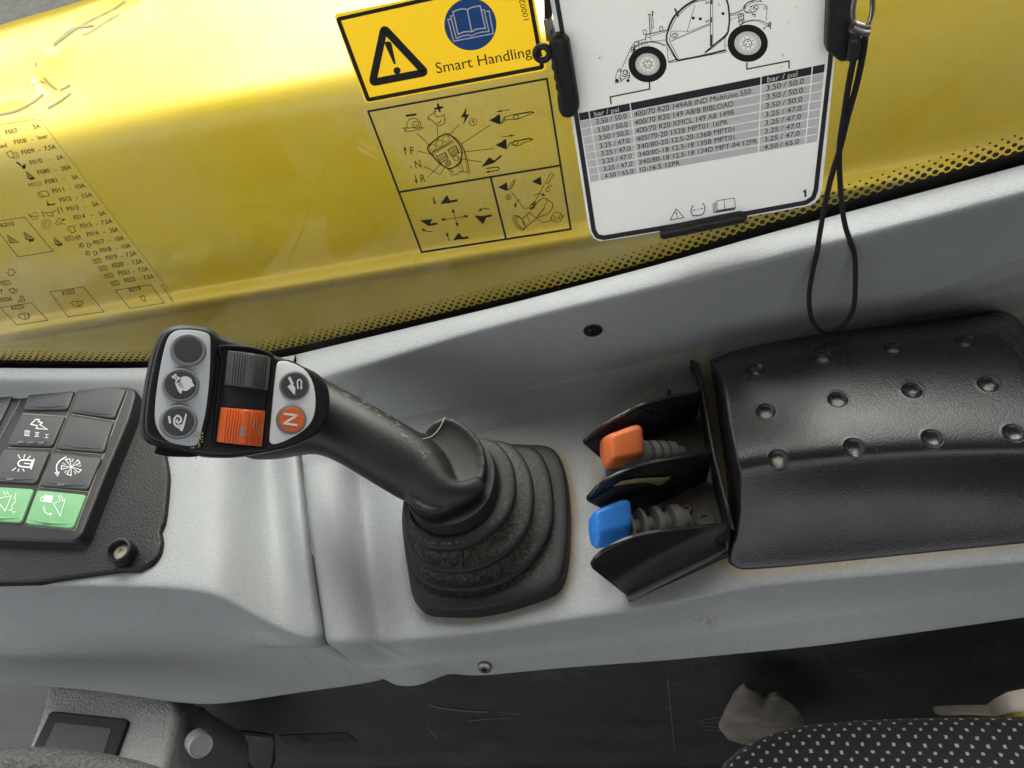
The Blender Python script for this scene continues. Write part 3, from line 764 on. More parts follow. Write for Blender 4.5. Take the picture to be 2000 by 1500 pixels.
# grip: tapering stick that flares into a dished foot, fused into one skin
FN = Vector((.82, -.66, .80)).normalized()
FP = Plane(uz((460, 780), .150), FN)
U_ = [(560, 690), (632, 737), (668, 757), (715, 785), (765, 815), (800, 838), (830, 862), (866, 925), (900, 945), (938, 925)]
L_ = [(480, 902), (572, 884), (618, 884), (668, 904), (730, 941), (780, 968), (822, 992), (862, 1006), (905, 996), (950, 955)]
zs_ = [.098, .096, .094, .091, .086, .082, .078, .077, .075, .073]
bm = bmesh.new(); rings = []
cs = [uz(((u[0] + l[0]) / 2, (u[1] + l[1]) / 2), z) for u, l, z in zip(U_, L_, zs_)]
for i, (u, l, z) in enumerate(zip(U_, L_, zs_)):
    c = cs[i]; T = (cs[min(i + 1, 9)] - cs[max(i - 1, 0)]).normalized(); v = (CAM - c).normalized()
    dep = (CAM - c).length; ax = (W.transposed() @ (c - CAM)).z
    hw = math.hypot(u[0] - l[0], u[1] - l[1]) / 2 / F * abs(ax)
    s_ = (uz(u, z) - uz(l, z)); s_ = (s_ - v * s_.dot(v)).normalized(); d_ = (T.cross(s_)).normalized()
    if d_.dot(v) < 0: d_ = -d_
    s2_ = d_.cross(T).normalized()
    if s2_.dot(s_) < 0: s2_ = -s2_
    hd = hw * .78; c2 = c - v * hd * .55
    hw *= dep and (c2 - CAM).length / dep
    rings.append([c2 + s2_ * hw * math.copysign(abs(math.cos(t)) ** .85, math.cos(t)) + d_ * hd * math.copysign(abs(math.sin(t)) ** .85, math.sin(t)) for t in [2 * math.pi * k / 28 for k in range(28)]])
rings_bm(bm, rings, True, True)
foot_px = z6([(262, 240), (320, 160), (400, 106), (460, 104), (520, 130), (590, 180), (650, 245), (688, 310), (702, 390), (696, 480), (650, 590), (560, 672), (430, 735), (330, 748), (265, 725), (200, 672), (165, 620), (160, 520), (200, 360)])
TP = Plane(uz(z6([(440, 430)])[0], .076), (.16, -.10, .97))
FR = closed3(foot_px, 0, 64, pl=TP)
cF = sum(FR, Vector()) / 64; tn = TP.n
def fr(k, h): return [cF + (p - cF) * k + tn * h for p in FR]
rings_bm(bm, [fr(.0, -.004), fr(.45, -.0035), fr(.75, -.002), fr(.88, .0), fr(.95, .0008), fr(.985, -.0005), fr(1.0, -.004), fr(.985, -.012), fr(.90, -.016), fr(.2, -.016)], False, True)
bmesh.ops.recalc_face_normals(bm, faces=bm.faces)
me = bpy.data.meshes.new('g'); bm.to_mesh(me); bm.free()
t = bpy.data.objects.new('tmp', me); COL.objects.link(t)
for typ, kw in (('SUBSURF', dict(levels=1)), ('REMESH', dict(mode='VOXEL', voxel_size=.0011)), ('SMOOTH', dict(factor=.5, iterations=14))):
    md = t.modifiers.new(typ, typ)
    for k, v in kw.items(): setattr(md, k, v)
dg = bpy.context.evaluated_depsgraph_get(); dg.update()
m2 = bpy.data.meshes.new_from_object(t.evaluated_get(dg)); bpy.data.objects.remove(t)
m2.materials.clear()
M['grip'] = mat('black_soft_grip', (.012, .012, .013), .46, spec=.35, noise=(1400, .12, .0002), specks=.6, dscale=330, dustcol=(.33, .32, .22), roughvar=.06)
grip = fin('grip', m2, M['grip'], joy, 180)
gb = Surf(BVHTree.FromPolygons([v.co.copy() for v in m2.vertices], [tuple(p.vertices) for p in m2.polygons]))
bm = bmesh.new()
st = z6(crom([(282, 262), (330, 250), (370, 220), (400, 180), (432, 115)], 5, False)); tube_bm(bm, [gb(q, .0004) for q in st], .0004, 6)
tag(bm_obj('straw_stalk', bm, mat('dry_straw', (.38, .37, .20), .7)), 'dry straw stalk lying on the dished foot of the joystick grip', 'straw')
# worn scuffs along the upper edge of the stick
sc = Print(gb, .0003)
rnd = random.Random(3)
for i in range(46):
    x = rnd.uniform(668, 836); y = interp([(668, 766), (720, 796), (770, 828), (836, 892)], x) + rnd.gauss(0, 5)
    L_2 = rnd.uniform(2, 9); an = rnd.gauss(.6, .25)
    sc.stroke([(x, y), (x + L_2 * math.cos(an), y + L_2 * math.sin(an))], rnd.uniform(.6, 1.5))
tag(sc.build('scuffs', mat('pale_scuff', (.22, .21, .17), .8), joy), kind='stuff')

# head
z5 = Z(260, 610, 4)
hd_px = z5([(310, 108), (370, 97), (430, 95), (560, 113), (630, 140), (690, 190), (850, 240), (1000, 290), (1090, 328), (1250, 390), (1400, 452), (1485, 512), (1532, 600), (1543, 700), (1528, 810), (1480, 905), (1400, 980), (1250, 1050), (1000, 1105), (780, 1135), (560, 1130), (480, 1105), (300, 1068), (170, 1040), (95, 1000), (62, 930), (62, 820), (82, 660), (112, 480), (160, 290), (225, 155)])
def onF(px, off=0.0, n=120, r=0): 
    P = crom(px, 4) if not r else rcorner(px, r, 4)
    return [FP(q, off) for q in (resample(P, n))]
HP = onF(hd_px, 0)
bm = bmesh.new()
cH = sum(HP, Vector()) / len(HP)
def hring(d, ins, k=1.0):
    R = inset(HP, FN, ins) if ins else HP
    return [cH + (p - cH) * k - FN * d for p in R]
rings_bm(bm, [hring(-.0, .0034), hring(.0003, .0018), hring(.0012, .0006), hring(.0026, .0), hring(.006, -.0006), hring(.010, -.0004), hring(.0104, .0004), hring(.0112, .0004), hring(.0116, -.0004), hring(.016, .0002), hring(.021, .003), hring(.025, .009), hring(.026, .014)], True, True)
head = bm_obj('head', bm, M['black'], joy, 60)
# raised thumb block under the three keys, and the low rims round the two roller wells
tb = z5([(300, 118), (380, 104), (470, 106), (570, 125), (625, 150), (650, 200), (652, 300), (640, 520), (612, 760), (580, 920), (545, 1050), (500, 1085), (300, 1055), (170, 1015), (105, 960), (92, 860), (110, 660), (140, 480), (185, 290), (240, 165)])
slab('thumb_block', onF(tb, .0042), FN, .006, M['black'], joy, r=.0028, seg=5, smooth=60)
pad1 = z5([(330, 146), (400, 136), (480, 140), (560, 156), (598, 182), (605, 250), (598, 500), (572, 750), (540, 900), (512, 1015), (452, 1044), (300, 1018), (222, 962), (176, 870), (170, 750), (192, 550), (232, 330), (275, 195)])
p1 = slab('thumb_pad', onF(pad1, .0046), FN, .002, M['padgrey'], joy, r=.0005, seg=2)
pad2 = z5([(1128, 400), (1160, 382), (1225, 390), (1330, 440), (1395, 525), (1424, 640), (1422, 770), (1385, 868), (1300, 945), (1180, 1008), (1100, 1030), (1068, 1010), (1068, 950), (1082, 800), (1092, 680), (1110, 500)])
p2 = slab('palm_pad', onF(pad2, .0012), FN, .002, M['padwhite'], joy, r=.0006, seg=2)
rim = z5([(668, 270), (800, 262), (960, 282), (1085, 330), (1098, 420), (1075, 640), (1052, 820), (1040, 1040), (1000, 1075), (700, 1048), (628, 1020), (640, 800), (668, 560), (690, 380)])
well = [p for p in onF(rim, .0016)]
bm = bmesh.new()
rings_bm(bm, [[p - FN * .003 for p in inset(well, FN, -.001)], [p - FN * .0008 for p in inset(well, FN, -.0004)], well, inset(well, FN, .0012), [p - FN * .001 for p in inset(well, FN, .0016)], [p - FN * .0012 for p in inset(well, FN, .010)]], False, True)
bm_obj('roller_well', bm, M['black'], joy, 50)
pw = 1 / F * (W.transposed() @ (FP((440, 780)) - CAM)).z * -1           # metres per pixel on the head
def key(name, c, r, off, ringm, capm, rin, ell=0, h=.0022):
    C_ = FP(z5([c])[0], off); R = r / 4 * pw; Ri = rin / 4 * pw
    o = lathe(name, C_, FN, [(R * 1.03, -.001), (R * 1.02, h * .3), (R * .97, h * .85), (R * .93, h), (Ri * 1.06, h), (Ri * 1.02, h * .86), (0, h * .86)], ringm, joy, 44, 40)
    c_ = lathe('key_cap', C_ + FN * h * .8, FN, [(Ri, -.0005), (Ri, .0002), (Ri * .96, .0005), (Ri * .5, .0006), (0, .0006)], capm, o, 40, 40)
    return o, Plane(C_ + FN * (h * .8 + .0006), FN)
k1, _ = key('thumb_key', (430, 295), 126, .0046, M['btngrey'], M['btndark'], 96)
k1['label'] = 'blank round key'
k2, K2 = key('thumb_key', (372, 568), 128, .0046, M['btngrey'], M['btndark'], 106); k2['label'] = 'round key with a rabbit and plus sign'
k3, K3 = key('thumb_key', (355, 855), 130, .0046, M['btngrey'], M['btndark'], 104); k3['label'] = 'round key with a snail and minus sign'
k4, K4 = key('palm_key', (1260, 572), 117, .0012, M['btngrey'], M['btndark'], 103, h=.0015); k4['label'] = 'charcoal key with a bucket and return arrow'
k5, K5 = key('palm_key', (1236, 838), 118, .0012, M['btngrey'], M['orange'], 99, h=.0015); k5['label'] = 'orange key marked N'
# symbols: rabbit, snail, bucket, N
w5 = 1 / 4
def sym(pl, name, parent): return Print(pl, .00025)
s = Print(K2, .00022)
s.stroke(z5([(303, 502), (366, 518)]), 22 * w5); s.stroke(z5([(328, 482), (342, 540)]), 20 * w5)
s.poly(z5(crom([(380, 505), (420, 500), (455, 520), (462, 545), (478, 575), (455, 585), (440, 600), (410, 615), (385, 610), (378, 632), (360, 628), (345, 600), (330, 560), (328, 545), (345, 552), (370, 590), (392, 585), (385, 560), (372, 530)], 3)))
s.build('rabbit_symbol', M['white'], k2)
s = Print(K3, .00022)
s.stroke(z5([(280, 810), (290, 868)]), 18 * w5)
s.stroke(z5(crom([(350, 838), (340, 850), (350, 862), (372, 852), (372, 825), (345, 808), (322, 835), (325, 875), (350, 892), (380, 880)], 4, False)), 16 * w5)
s.poly(z5([(410, 785), (420, 800), (402, 880), (385, 930), (366, 925), (380, 885), (396, 840)]))
s.stroke(z5([(345, 885), (375, 905)]), 30 * w5)
s.build('snail_symbol', M['white'], k3)
s = Print(K4, .00022)
s.poly(z5([(1205, 580), (1240, 555), (1268, 590), (1265, 645), (1250, 635)])); s.stroke(z5([(1218, 505), (1246, 565)]), 22 * w5)
s.arrow(z5([(1288, 600), (1283, 545), (1290, 528), (1305, 526), (1316, 540), (1312, 600)]), 11 * w5, 22 * w5, 26 * w5)
s.build('bucket_symbol', M['white'], k4)
s = Print(K5, .00022)
s.stroke(z5([(1176, 792), (1286, 806)]), 17 * w5); s.stroke(z5([(1172, 866), (1284, 882)]), 17 * w5); s.stroke(z5([(1280, 804), (1180, 868)]), 19 * w5)
s.build('letter_symbol', M['white'], k5)
# rollers: ribbed drums turning about an axis along the head
def roller(name, q, m, tab, win, lab, dirt=None, bulge=.0078):
    """q: four pixel corners (tl, tr, br, bl) of the drum"""
    tl, tr, br, bl = [FP(p, .002) for p in z5(q)]
    NT, NL = 90, 5; grid = []
    prof = []
    for i in range(NT + 1):
        u = i / NT; a = math.pi * u
        h = math.sin(a) ** .62
        d = 0
        if tab[0] < u < tab[1]: d = .0011 if tab[0] + .02 < u < tab[1] - .02 else .0005
        elif (u > .08 and u < .92): d = .0006 * (1 if (i % 5) < 3 else -.5) * (1 if abs(u - (tab[0] + tab[1]) / 2) > (tab[1] - tab[0]) * .75 else 0)
        prof.append((u, h * bulge + d))
    bm = bmesh.new(); rows = []
    for vv, k in ((0, 0), (0.0, .80), (.012, .95), (.05, 1.0), (.5, 1.0), (.95, 1.0), (.988, .95), (1, .80), (1, 0)):
        r = []
        for u, h in prof:
            p = tl.lerp(tr, u).lerp(bl.lerp(br, u), vv) + FN * (h * k - .003 * (k == 0)); r.append(p)
        rows.append(r)
    rings_bm(bm, rows, False, False, closed=False)
    o = bm_obj(name, bm, m, joy, 28); o['label'] = lab
    c = FP(z5([win[0]])[0], 0)
    b = BVHTree.FromPolygons([v.co.copy() for v in o.data.vertices], [tuple(p.vertices) for p in o.data.polygons]); sf = Surf(b)
    pr = Print(sf, .0004); pr.poly(z5(win)); pr.build('marker_window', M['btngrey'] if 'orange' in lab else M['btndark'], o)
    if dirt:
        pr = Print(sf, .0003)
        for a, b2, w in dirt: pr.stroke(z5([a, b2]), w * w5)
        tag(pr.build('dirt_streaks', M['dirt'], o), kind='stuff')
    return o
roller('roller', [(738, 300), (1078, 352), (1052, 612), (712, 568)], M['roller'], (.43, .60), [(893, 325), (940, 322), (932, 415), (888, 415)], 'charcoal ribbed roller with a blank marker')
roller('roller', [(684, 742), (1034, 772), (1006, 1046), (652, 1012)], M['orange'], (.46, .62), [(838, 888), (876, 890), (866, 970), (828, 968)], 'orange ribbed roller with a grey marker', dirt=[((948, 830), (938, 900), 5), ((985, 850), (972, 960), 6), ((965, 840), (955, 955), 4)])
q = [FP(p, .001) for p in z5([(705, 570), (1048, 610), (1030, 775), (688, 735)])]
bm = bmesh.new(); rows = []
for vv in (0, 1):
    rows.append([q[0].lerp(q[1], u / 20).lerp(q[3].lerp(q[2], u / 20), vv) + FN * .0066 * math.sin(math.pi * u / 20) ** .6 for u in range(21)])
rings_bm(bm, rows, False, False, closed=False); bm_obj('roller_hub', bm, M['rubber'], joy, 40)
# dark insert at the near corner of the head
ins_px = z5([(190, 1040), (470, 1092), (530, 1125), (450, 1135), (270, 1130), (160, 1105)])
def offp(q, d): 
    return FP(q, d)
slab('corner_cap', [FP(q, -.0050) for q in resample(rcorner(ins_px, 4), 50)], (FN + Vector((0, -.25, -.1))).normalized(), .006, M['black'], joy, r=.0006, seg=2)
# chalky smear at the end of the pad
sm = Print(Plane(FP((385, 870), .0047), FN), .0002); rnd = random.Random(11)
for i in range(70):
    x, y = rnd.gauss(508, 26), rnd.gauss(985, 45)
    if x < 545: sm.disc(z5([(x, y)])[0], rnd.uniform(.3, 1.6), 7)
tag(sm.build('chalky_smear', mat('greenish_chalk', (.34, .38, .24), .9), p1), kind='stuff')

# ------------------------------------------------------------------ switch panel left
zs = Z(0, 700, 3.409)
SZ = .026
sp_ = thing('switch_panel', uz((120, 900), SZ), 'black switch panel with two columns of charcoal and green keys', 'switch panel')
PS = PZ(SZ + .004)
out = crom(sw_out, 4)
pl_ = slab('base_plate', [PS(q) for q in resample(out, 160)], (0, 0, 1), .006, M['blackgrain'], sp_, r=.0022, seg=4, smooth=60)
at = pl_.data.attributes.new('dust', 'FLOAT', 'POINT'); at.data.foreach_set('value', [.05] * len(pl_.data.vertices))
bez_px = [(225, 128), (285, 118), (560, 146), (870, 190), (905, 212), (902, 250), (860, 400), (700, 780), (545, 1170), (520, 1205), (485, 1226), (300, 1219), (-260, 1200), (-330, 1180), (-310, 1120), (200, 150)]
PB2 = PZ(SZ + .013)
bez = slab('bezel', [PB2(q) for q in zs(resample(rcorner(bez_px, 22), 120))], (0, 0, 1), .012, M['black'], sp_, r=.0026, seg=4, smooth=60, taper=-.004)
key_px = {(0, 0): [(222, 152), (512, 160), (446, 338), (152, 340)], (0, 1): [(526, 164), (838, 206), (757, 398), (470, 356)],
          (1, 0): [(140, 366), (430, 386), (345, 584), (42, 576)], (1, 1): [(452, 380), (750, 424), (688, 624), (372, 598)],
          (2, 0): [(22, 602), (326, 622), (236, 832), (-72, 815)], (2, 1): [(350, 626), (674, 660), (582, 872), (264, 846)],
          (3, 0): [(-90, 850), (224, 868), (136, 1094), (-170, 1072)], (3, 1): [(246, 874), (574, 906), (482, 1132), (164, 1100)]}
labs = {(0, 0): 'blank charcoal key', (0, 1): 'blank charcoal key', (1, 0): 'charcoal key with a lightning bolt', (1, 1): 'blank charcoal key', (2, 0): 'charcoal key with a rotating beacon', (2, 1): 'charcoal key with a fan and arrow',
        (3, 0): 'green key with a bucket and wavy line', (3, 1): 'green key with a padlock and bucket'}
KZ = PZ(SZ + .0150)
keys = {}
for kk, q in key_px.items():
    h_ = homog(zs(q)); m_ = M['green'] if kk[0] == 3 else M['key']
    bm = bmesh.new()
    P = [KZ(h_(*p)) for p in resample(rcorner([(0, 0), (1, 0), (1, 1), (0, 1)], .06), 56)]
    # curved key: near edge dips, far rises
    slab_bm(bm, P, Vector((0, 0, 1)), .006, .0011, 3)
    o = bm_obj('key', bm, m_, sp_, 40); o['label'] = labs[kk]; keys[kk] = o
    # lip along the lower edge and the right-hand chamfer
    bm = bmesh.new(); pts = [KZ(h_(.03 + .94 * t / 10, .86 + .05 * math.sin(math.pi * t / 10))) + Vector((0, 0, -.0001)) for t in range(11)]
    tube_bm(bm, pts, lambda t: .0002 + .0009 * math.sin(math.pi * t), 8); bm_obj('key_lip', bm, m_, o, 60)
    if kk[0] > 0 and kk != (1, 1):
        p = Print(KZ, .0010)
        if kk == (1, 0):
            for u in (.20, .42, .66): p.poly([h_(*x) for x in ((u, .87), (u + .13, .87), (u + .13, .93), (u, .93))])
        elif kk != (0, 0):
            for u in (.34,): p.poly([h_(*x) for x in ((u, .895), (u + .15, .895), (u + .15, .945), (u, .945))])
        p.build('pilot_light', mat('dim_pilot_lens', (.10, .11, .16), .3), o)
KP = Plane((0, 0, SZ + .0150), (0, 0, 1))
ws = 1 / 3.409
p = Print(KP, .0003)
p.stroke(zs([(240, 405), (205, 438), (248, 448), (242, 466), (315, 472), (265, 440), (282, 428), (255, 420), (262, 408)]), 7 * ws, True)
for x, y, n_, k in ((180, 498, 3, 1), (246, 506, 2, .85), (311, 517, 1, .7)):
    p.stroke(zs([(x - 16 * k, y - 17 * k), (x + 20 * k, y - 14 * k)]), 5 * ws * k); p.stroke(zs([(x - 20 * k, y + 14 * k), (x + 16 * k, y + 17 * k)]), 5 * ws * k)
    for j in range(n_):
        xx = x + (j - (n_ - 1) / 2) * 13 * k; p.stroke(zs([(xx + 2, y - 16 * k), (xx - 2, y + 16 * k)]), 5 * ws * k)
p.build('bolt_symbol', M['white'], keys[(1, 0)])
p = Print(KP, .0003)
p.stroke(zs(crom([(222, 680), (150, 676), (122, 692), (125, 712), (145, 720), (202, 726)], 3, False)), 9 * ws); p.stroke(zs([(228, 668), (206, 738)]), 9 * ws); p.stroke(zs([(214, 684), (198, 726)]), 7 * ws); p.stroke(zs([(160, 698), (200, 702)]), 7 * ws)
for a, b in (((120, 640), (135, 668)), ((165, 638), (158, 666)), ((205, 648), (182, 668)), ((80, 748), (106, 728)), ((118, 755), (128, 735)), ((162, 752), (150, 735))): p.stroke(zs([a, b]), 6 * ws)
p.build('beacon_symbol', M['white'], keys[(2, 0)])
p = Print(KP, .0003)
p.arrow(zs(crom([(442, 656), (400, 680), (376, 720), (384, 780)], 4, False)), 8 * ws, 34 * ws, 36 * ws)
for k in range(5):
    a = k * 2 * math.pi / 5 + .35; c = (475, 722)
    e1 = (c[0] + 70 * math.cos(a), c[1] + 58 * math.sin(a)); e2 = (c[0] + 66 * math.cos(a + .42), c[1] + 54 * math.sin(a + .42))
    p.stroke(zs([c, e1, e2]), 6 * ws, True)
    for t in (.65, .8, .95):
        p.stroke(zs([(c[0] + 66 * t * math.cos(a + .62), c[1] + 55 * t * math.sin(a + .62)), (c[0] + 66 * t * math.cos(a + .85), c[1] + 55 * t * math.sin(a + .85))]), 3.5 * ws)
p.build('fan_symbol', M['white'], keys[(2, 1)])
p = Print(KP, .0003)
p.poly(zs([(296, 908), (355, 914), (344, 962), (284, 954)])); p.stroke(zs(crom([(290, 920), (272, 930), (272, 945), (286, 948)], 3, False)), 6 * ws)
p.stroke(zs([(434, 938), (355, 965), (402, 1050)]), 5 * ws, True); p.stroke(zs([(385, 912), (400, 942)]), 5 * ws); p.stroke(zs([(402, 908), (418, 938)]), 5 * ws); p.ring(zs([(422, 950)])[0], 6 * ws, 3 * ws)
p.arrow(zs(crom([(288, 985), (300, 1022), (322, 1036), (350, 1038)], 4, False)), 6 * ws, 26 * ws, 26 * ws, True)
p.build('padlock_symbol', M['white'], keys[(3, 1)])
p = Print(KP, .0003)
p.stroke(zs([(75, 915), (0, 930), (-10, 960), (35, 1015)]), 5 * ws, True); p.stroke(zs([(22, 885), (38, 912)]), 5 * ws); p.stroke(zs([(42, 882), (58, 908)]), 5 * ws)
p.stroke(zs(crom([(108, 895), (98, 925), (104, 950), (80, 980), (82, 1005), (58, 1012)], 4, False)), 5 * ws); p.stroke(zs([(80, 1020), (104, 1018), (82, 1030), (104, 1030)]), 3 * ws)
p.build('bucket_symbol', M['white'], keys[(3, 0)])
# stepped shoulder of the panel round the keys, and dirt in the key gaps
bm = bmesh.new()
for a, b in (((520, 162), (240, 870)), ((236, 872), (145, 1110))):
    A, B = zs([a, b]); tube_bm(bm, [KZ((A[0] + (B[0] - A[0]) * t / 8, A[1] + (B[1] - A[1]) * t / 8)) - Vector((0, 0, .0026)) for t in range(9)], .0007, 6)
for a, b in (((755, 408), (470, 362)), ((690, 632), (372, 604)), ((584, 880), (260, 850)), ((430, 378), (140, 358)), ((340, 594), (40, 586)), ((485, 1136), (165, 1106)), ((838, 212), (490, 1130))):
    A, B = zs([a, b]); tube_bm(bm, [KZ((A[0] + (B[0] - A[0]) * t / 8, A[1] + (B[1] - A[1]) * t / 8)) - Vector((0, 0, .0024)) for t in range(9)], .0006, 6)
tag(bm_obj('gap_dirt', bm, mat('pale_gap_dirt', (.32, .27, .19), .95, var=.5), sp_), kind='stuff')
# neighbouring panel's bezel at the picture's edge
b2 = [(-200, 172), (60, 178), (150, 188), (168, 215), (150, 270), (0, 545), (-120, 760), (-400, 760)]
slab('bezel', [PB2(q) for q in zs(resample(rcorner(b2, 25), 80))], (0, 0, 1), .011, M['black'], sp_, r=.0026, seg=4, smooth=60)
h_ = zs([(-120, 186), (78, 190), (98, 205), (92, 230), (0, 420), (-70, 560), (-300, 560)])
ek = slab('key', [KZ(q) for q in resample(rcorner(h_, 5), 60)], (0, 0, 1), .006, M['key'], sp_, r=.0011); ek['label'] = 'charcoal key cut off by the picture edge'
# hollow boss with a screw
bc = uz(zs([(832, 1305)])[0], SZ + .005)
boss = lathe('screw_boss', bc, (0.12, -.12, 1), [(.0092, -.004), (.0092, .0085), (.0088, .0096), (.0074, .0098), (.0066, .009), (.006, .003), (0, .003)], M['black'], sp_, 40, 40)
lathe('screw', bc + Vector((0, 0, .003)), (0.12, -.12, 1), [(.0056, -.0015), (.0056, .0015), (.0046, .002), (.002, .002), (.0018, .001), (0, .001)], mat('dirty_screw', (.36, .33, .27), .9, var=.4), boss, 24)
# tab at the far corner of the panel
tabp = zs([(878, 165), (892, 140), (940, 130), (985, 132), (985, 190), (880, 185)])
slab('corner_tab', [PZ(SZ + .008)(q) for q in resample(rcorner(tabp, 3), 40)], (0, 0, 1), .006, mat('dusty_tab', (.30, .26, .20), .85, var=.3), sp_, r=.001)
# ------------------------------------------------------------------ lever guard with three fins
zg = Z(1100, 680, 2.94)
gd = thing('lever_guard', uz((1300, 980), 0), 'black plastic guard with three curved fins either side of small levers', 'guard')
base_px = zg([(700, 70), (740, 62), (770, 85), (790, 200), (860, 560), (930, 860), (975, 1040), (965, 1120), (925, 1180), (378, 1446), (358, 1425), (345, 1350), (300, 1000), (240, 700), (330, 380), (500, 260)])
gb_ = slab('base_plate', [PZ(.005)(q) for q in resample(rcorner(base_px, 6), 120)], (0, 0, 1), .007, M['dustyrubber'], gd, r=.0014, seg=3, smooth=60)
ang = Vector((math.cos(math.radians(26)), math.sin(math.radians(26)), 0)); fn_ = Vector((ang.y, -ang.x, 0))
def fin_part(gpx, top, low, lab):
    g0 = uz(zg([gpx])[0], 0); pl = Plane(g0, fn_)
    px = zg(crom(top, 5, False) + low)
    P = [pl(q) for q in px]
    o = slab('fin', resample(P, 110), fn_, .0022, M['gloss'], gd, r=.0008, seg=3, smooth=50); o['label'] = lab
    return pl, o
F1, o1 = fin_part((755, 445), [(800, 255), (700, 270), (600, 288), (430, 343), (250, 438), (165, 500), (122, 535)], [(118, 552), (330, 735), (480, 800), (762, 440)], 'fin behind the orange lever')
F2, o2 = fin_part((815, 790), [(865, 605), (760, 618), (650, 635), (500, 665), (350, 712), (220, 785), (155, 850)], [(138, 872), (142, 885), (345, 985), (500, 1100), (818, 792)], 'fin between the orange and blue levers')
F3, o3 = fin_part((935, 1172), [(950, 1018), (850, 1026), (700, 1040), (600, 1052), (480, 1072), (380, 1100), (280, 1145), (210, 1190), (170, 1238)], [(164, 1255), (170, 1272), (372, 1432), (935, 1165)], 'nearest fin, blank and glossy')
# foot ledge along the nearest fin
bm = bmesh.new()
A, B = [uz(q, .002) for q in zg([(372, 1432), (932, 1176)])]
tube_bm(bm, [A.lerp(B, t / 8) for t in range(9)], .0028, 12); bm_obj('foot_ledge', bm, M['black'], gd)
A, B = [uz(q, .0045) for q in zg([(420, 1388), (900, 1168)])]
# back plate of the guard
bpx = [uz(q, 0) for q in zg([(755, 445), (815, 790), (935, 1172)])]
tops = zg([(738, 66), (768, 84), (790, 170), (812, 290), (838, 450), (868, 610), (900, 740), (935, 880), (962, 985), (975, 1040)])
bm = bmesh.new()
zz = [.030, .036, .037, .037, .037, .037, .036, .036, .035, .030]
top3 = [uz(q, z) for q, z in zip(tops, zz)]
rings_bm(bm, [[p + Vector((.0012, .0, -z + .001)) for p, z in zip(top3, zz)], [p + Vector((.0012, 0, -.0006)) for p in top3], [p + Vector((.0006, 0, 0)) for p in top3], [p + Vector((-.0006, 0, 0)) for p in top3], [p + Vector((-.0012, 0, -.0006)) for p in top3], [p + Vector((-.0016, .0, -z + .001)) for p, z in zip(top3, zz)]], False, False, closed=False)
bm_obj('back_plate', bm, M['black'], gd, 60)
# sloping wing behind the far fin
wing = zg([(700, 112), (760, 100), (800, 250), (600, 286), (430, 340), (330, 388), (420, 315), (560, 215)])
slab('wing', [Plane(uz(zg([(800, 250)])[0], .022), (-.1, .15, 1))(q) for q in resample(rcorner(wing, 3), 60)], (-.1, .15, 1), .02, M['dustyrubber'], gd, r=.001)
M['etch'] = mat('satin_label_black', (.034, .034, .038), .5)
M['etchink'] = mat('faint_label_print', (.006, .006, .007), .6)
for pl, lab in ((F1, [(130, 552), (215, 615), (350, 700), (560, 560), (678, 445), (430, 350)]), (F2, [(146, 880), (345, 980), (500, 940), (735, 800), (610, 742), (330, 775)])):
    own = o1 if pl is F1 else o2
    p = Print(pl, .0004); p.poly(zg(lab)); p.build('label_plate', M['etch'], own)
p = Print(F1, .0008); g_ = 1 / 2.94
p.stroke(zg([(150, 550), (430, 362), (655, 448)]), 3 * g_); p.ring(zg([(468, 400)])[0], 42 * g_, 7 * g_, ry=34 * g_); p.ring(zg([(468, 400)])[0], 24 * g_, 4 * g_, ry=20 * g_)
p.ring(zg([(437, 522)])[0], 55 * g_, 8 * g_, ry=36 * g_); p.stroke(zg([(437, 522), (420, 500)]), 6 * g_); p.stroke(zg([(437, 522), (475, 512)]), 6 * g_)
p.stroke(zg([(335, 512), (432, 448)]), 12 * g_); p.stroke(zg([(285, 488), (330, 528)]), 8 * g_); p.text('1000372', zg([(550, 505)])[0], zg([(632, 455)])[0], (-2, -4))
p.build('label_print', M['etchink'], o1)
p = Print(F2, .0008)
p.poly(zg([(210, 888), (520, 782), (300, 920)])); p.ring(zg([(612, 805)])[0], 38 * g_, 6 * g_, ry=24 * g_); p.ring(zg([(612, 805)])[0], 18 * g_, 4 * g_, ry=11 * g_)
p.stroke(zg([(165, 878), (340, 965)]), 3 * g_); p.text('1000372', zg([(620, 848)])[0], zg([(700, 800)])[0], (-2, -4)); p.ring(zg([(380, 925)])[0], 40 * g_, 5 * g_, ry=14 * g_, rot=-.3)
p.build('label_print', M['etchink'], o2)
p = Print(F2, .0010)                             # mud on the middle fin
p.poly(zg([(285, 792), (330, 765), (420, 748), (540, 742), (620, 738), (600, 755), (575, 780), (545, 792), (520, 778), (470, 768), (380, 778)]))
p.build('mud_smear', M['dirt'], o2)
for q, r, dz in (((708, 930), .004, .006), ((665, 572), .0035, .006), ((812, 985), .0068, .006)):
    c = uz(zg([q])[0], dz)
    lathe('screw', c, (0, 0, 1), [(r, -.002), (r, .0012), (r * .8, .0022), (r * .35, .0022), (r * .3, .0008), (0, .0008)], M['brass'] if r < .005 else M['dustyrubber'], gd, 20)
p = Print(PZ(.0), 0)
bm = bmesh.new()
q = uz(zg([(603, 268)])[0], .0245); tube_bm(bm, [q, q + Vector((.001, .003, .001))], .0016, 10); bm_obj('slot', bm, M['ink'], gd)

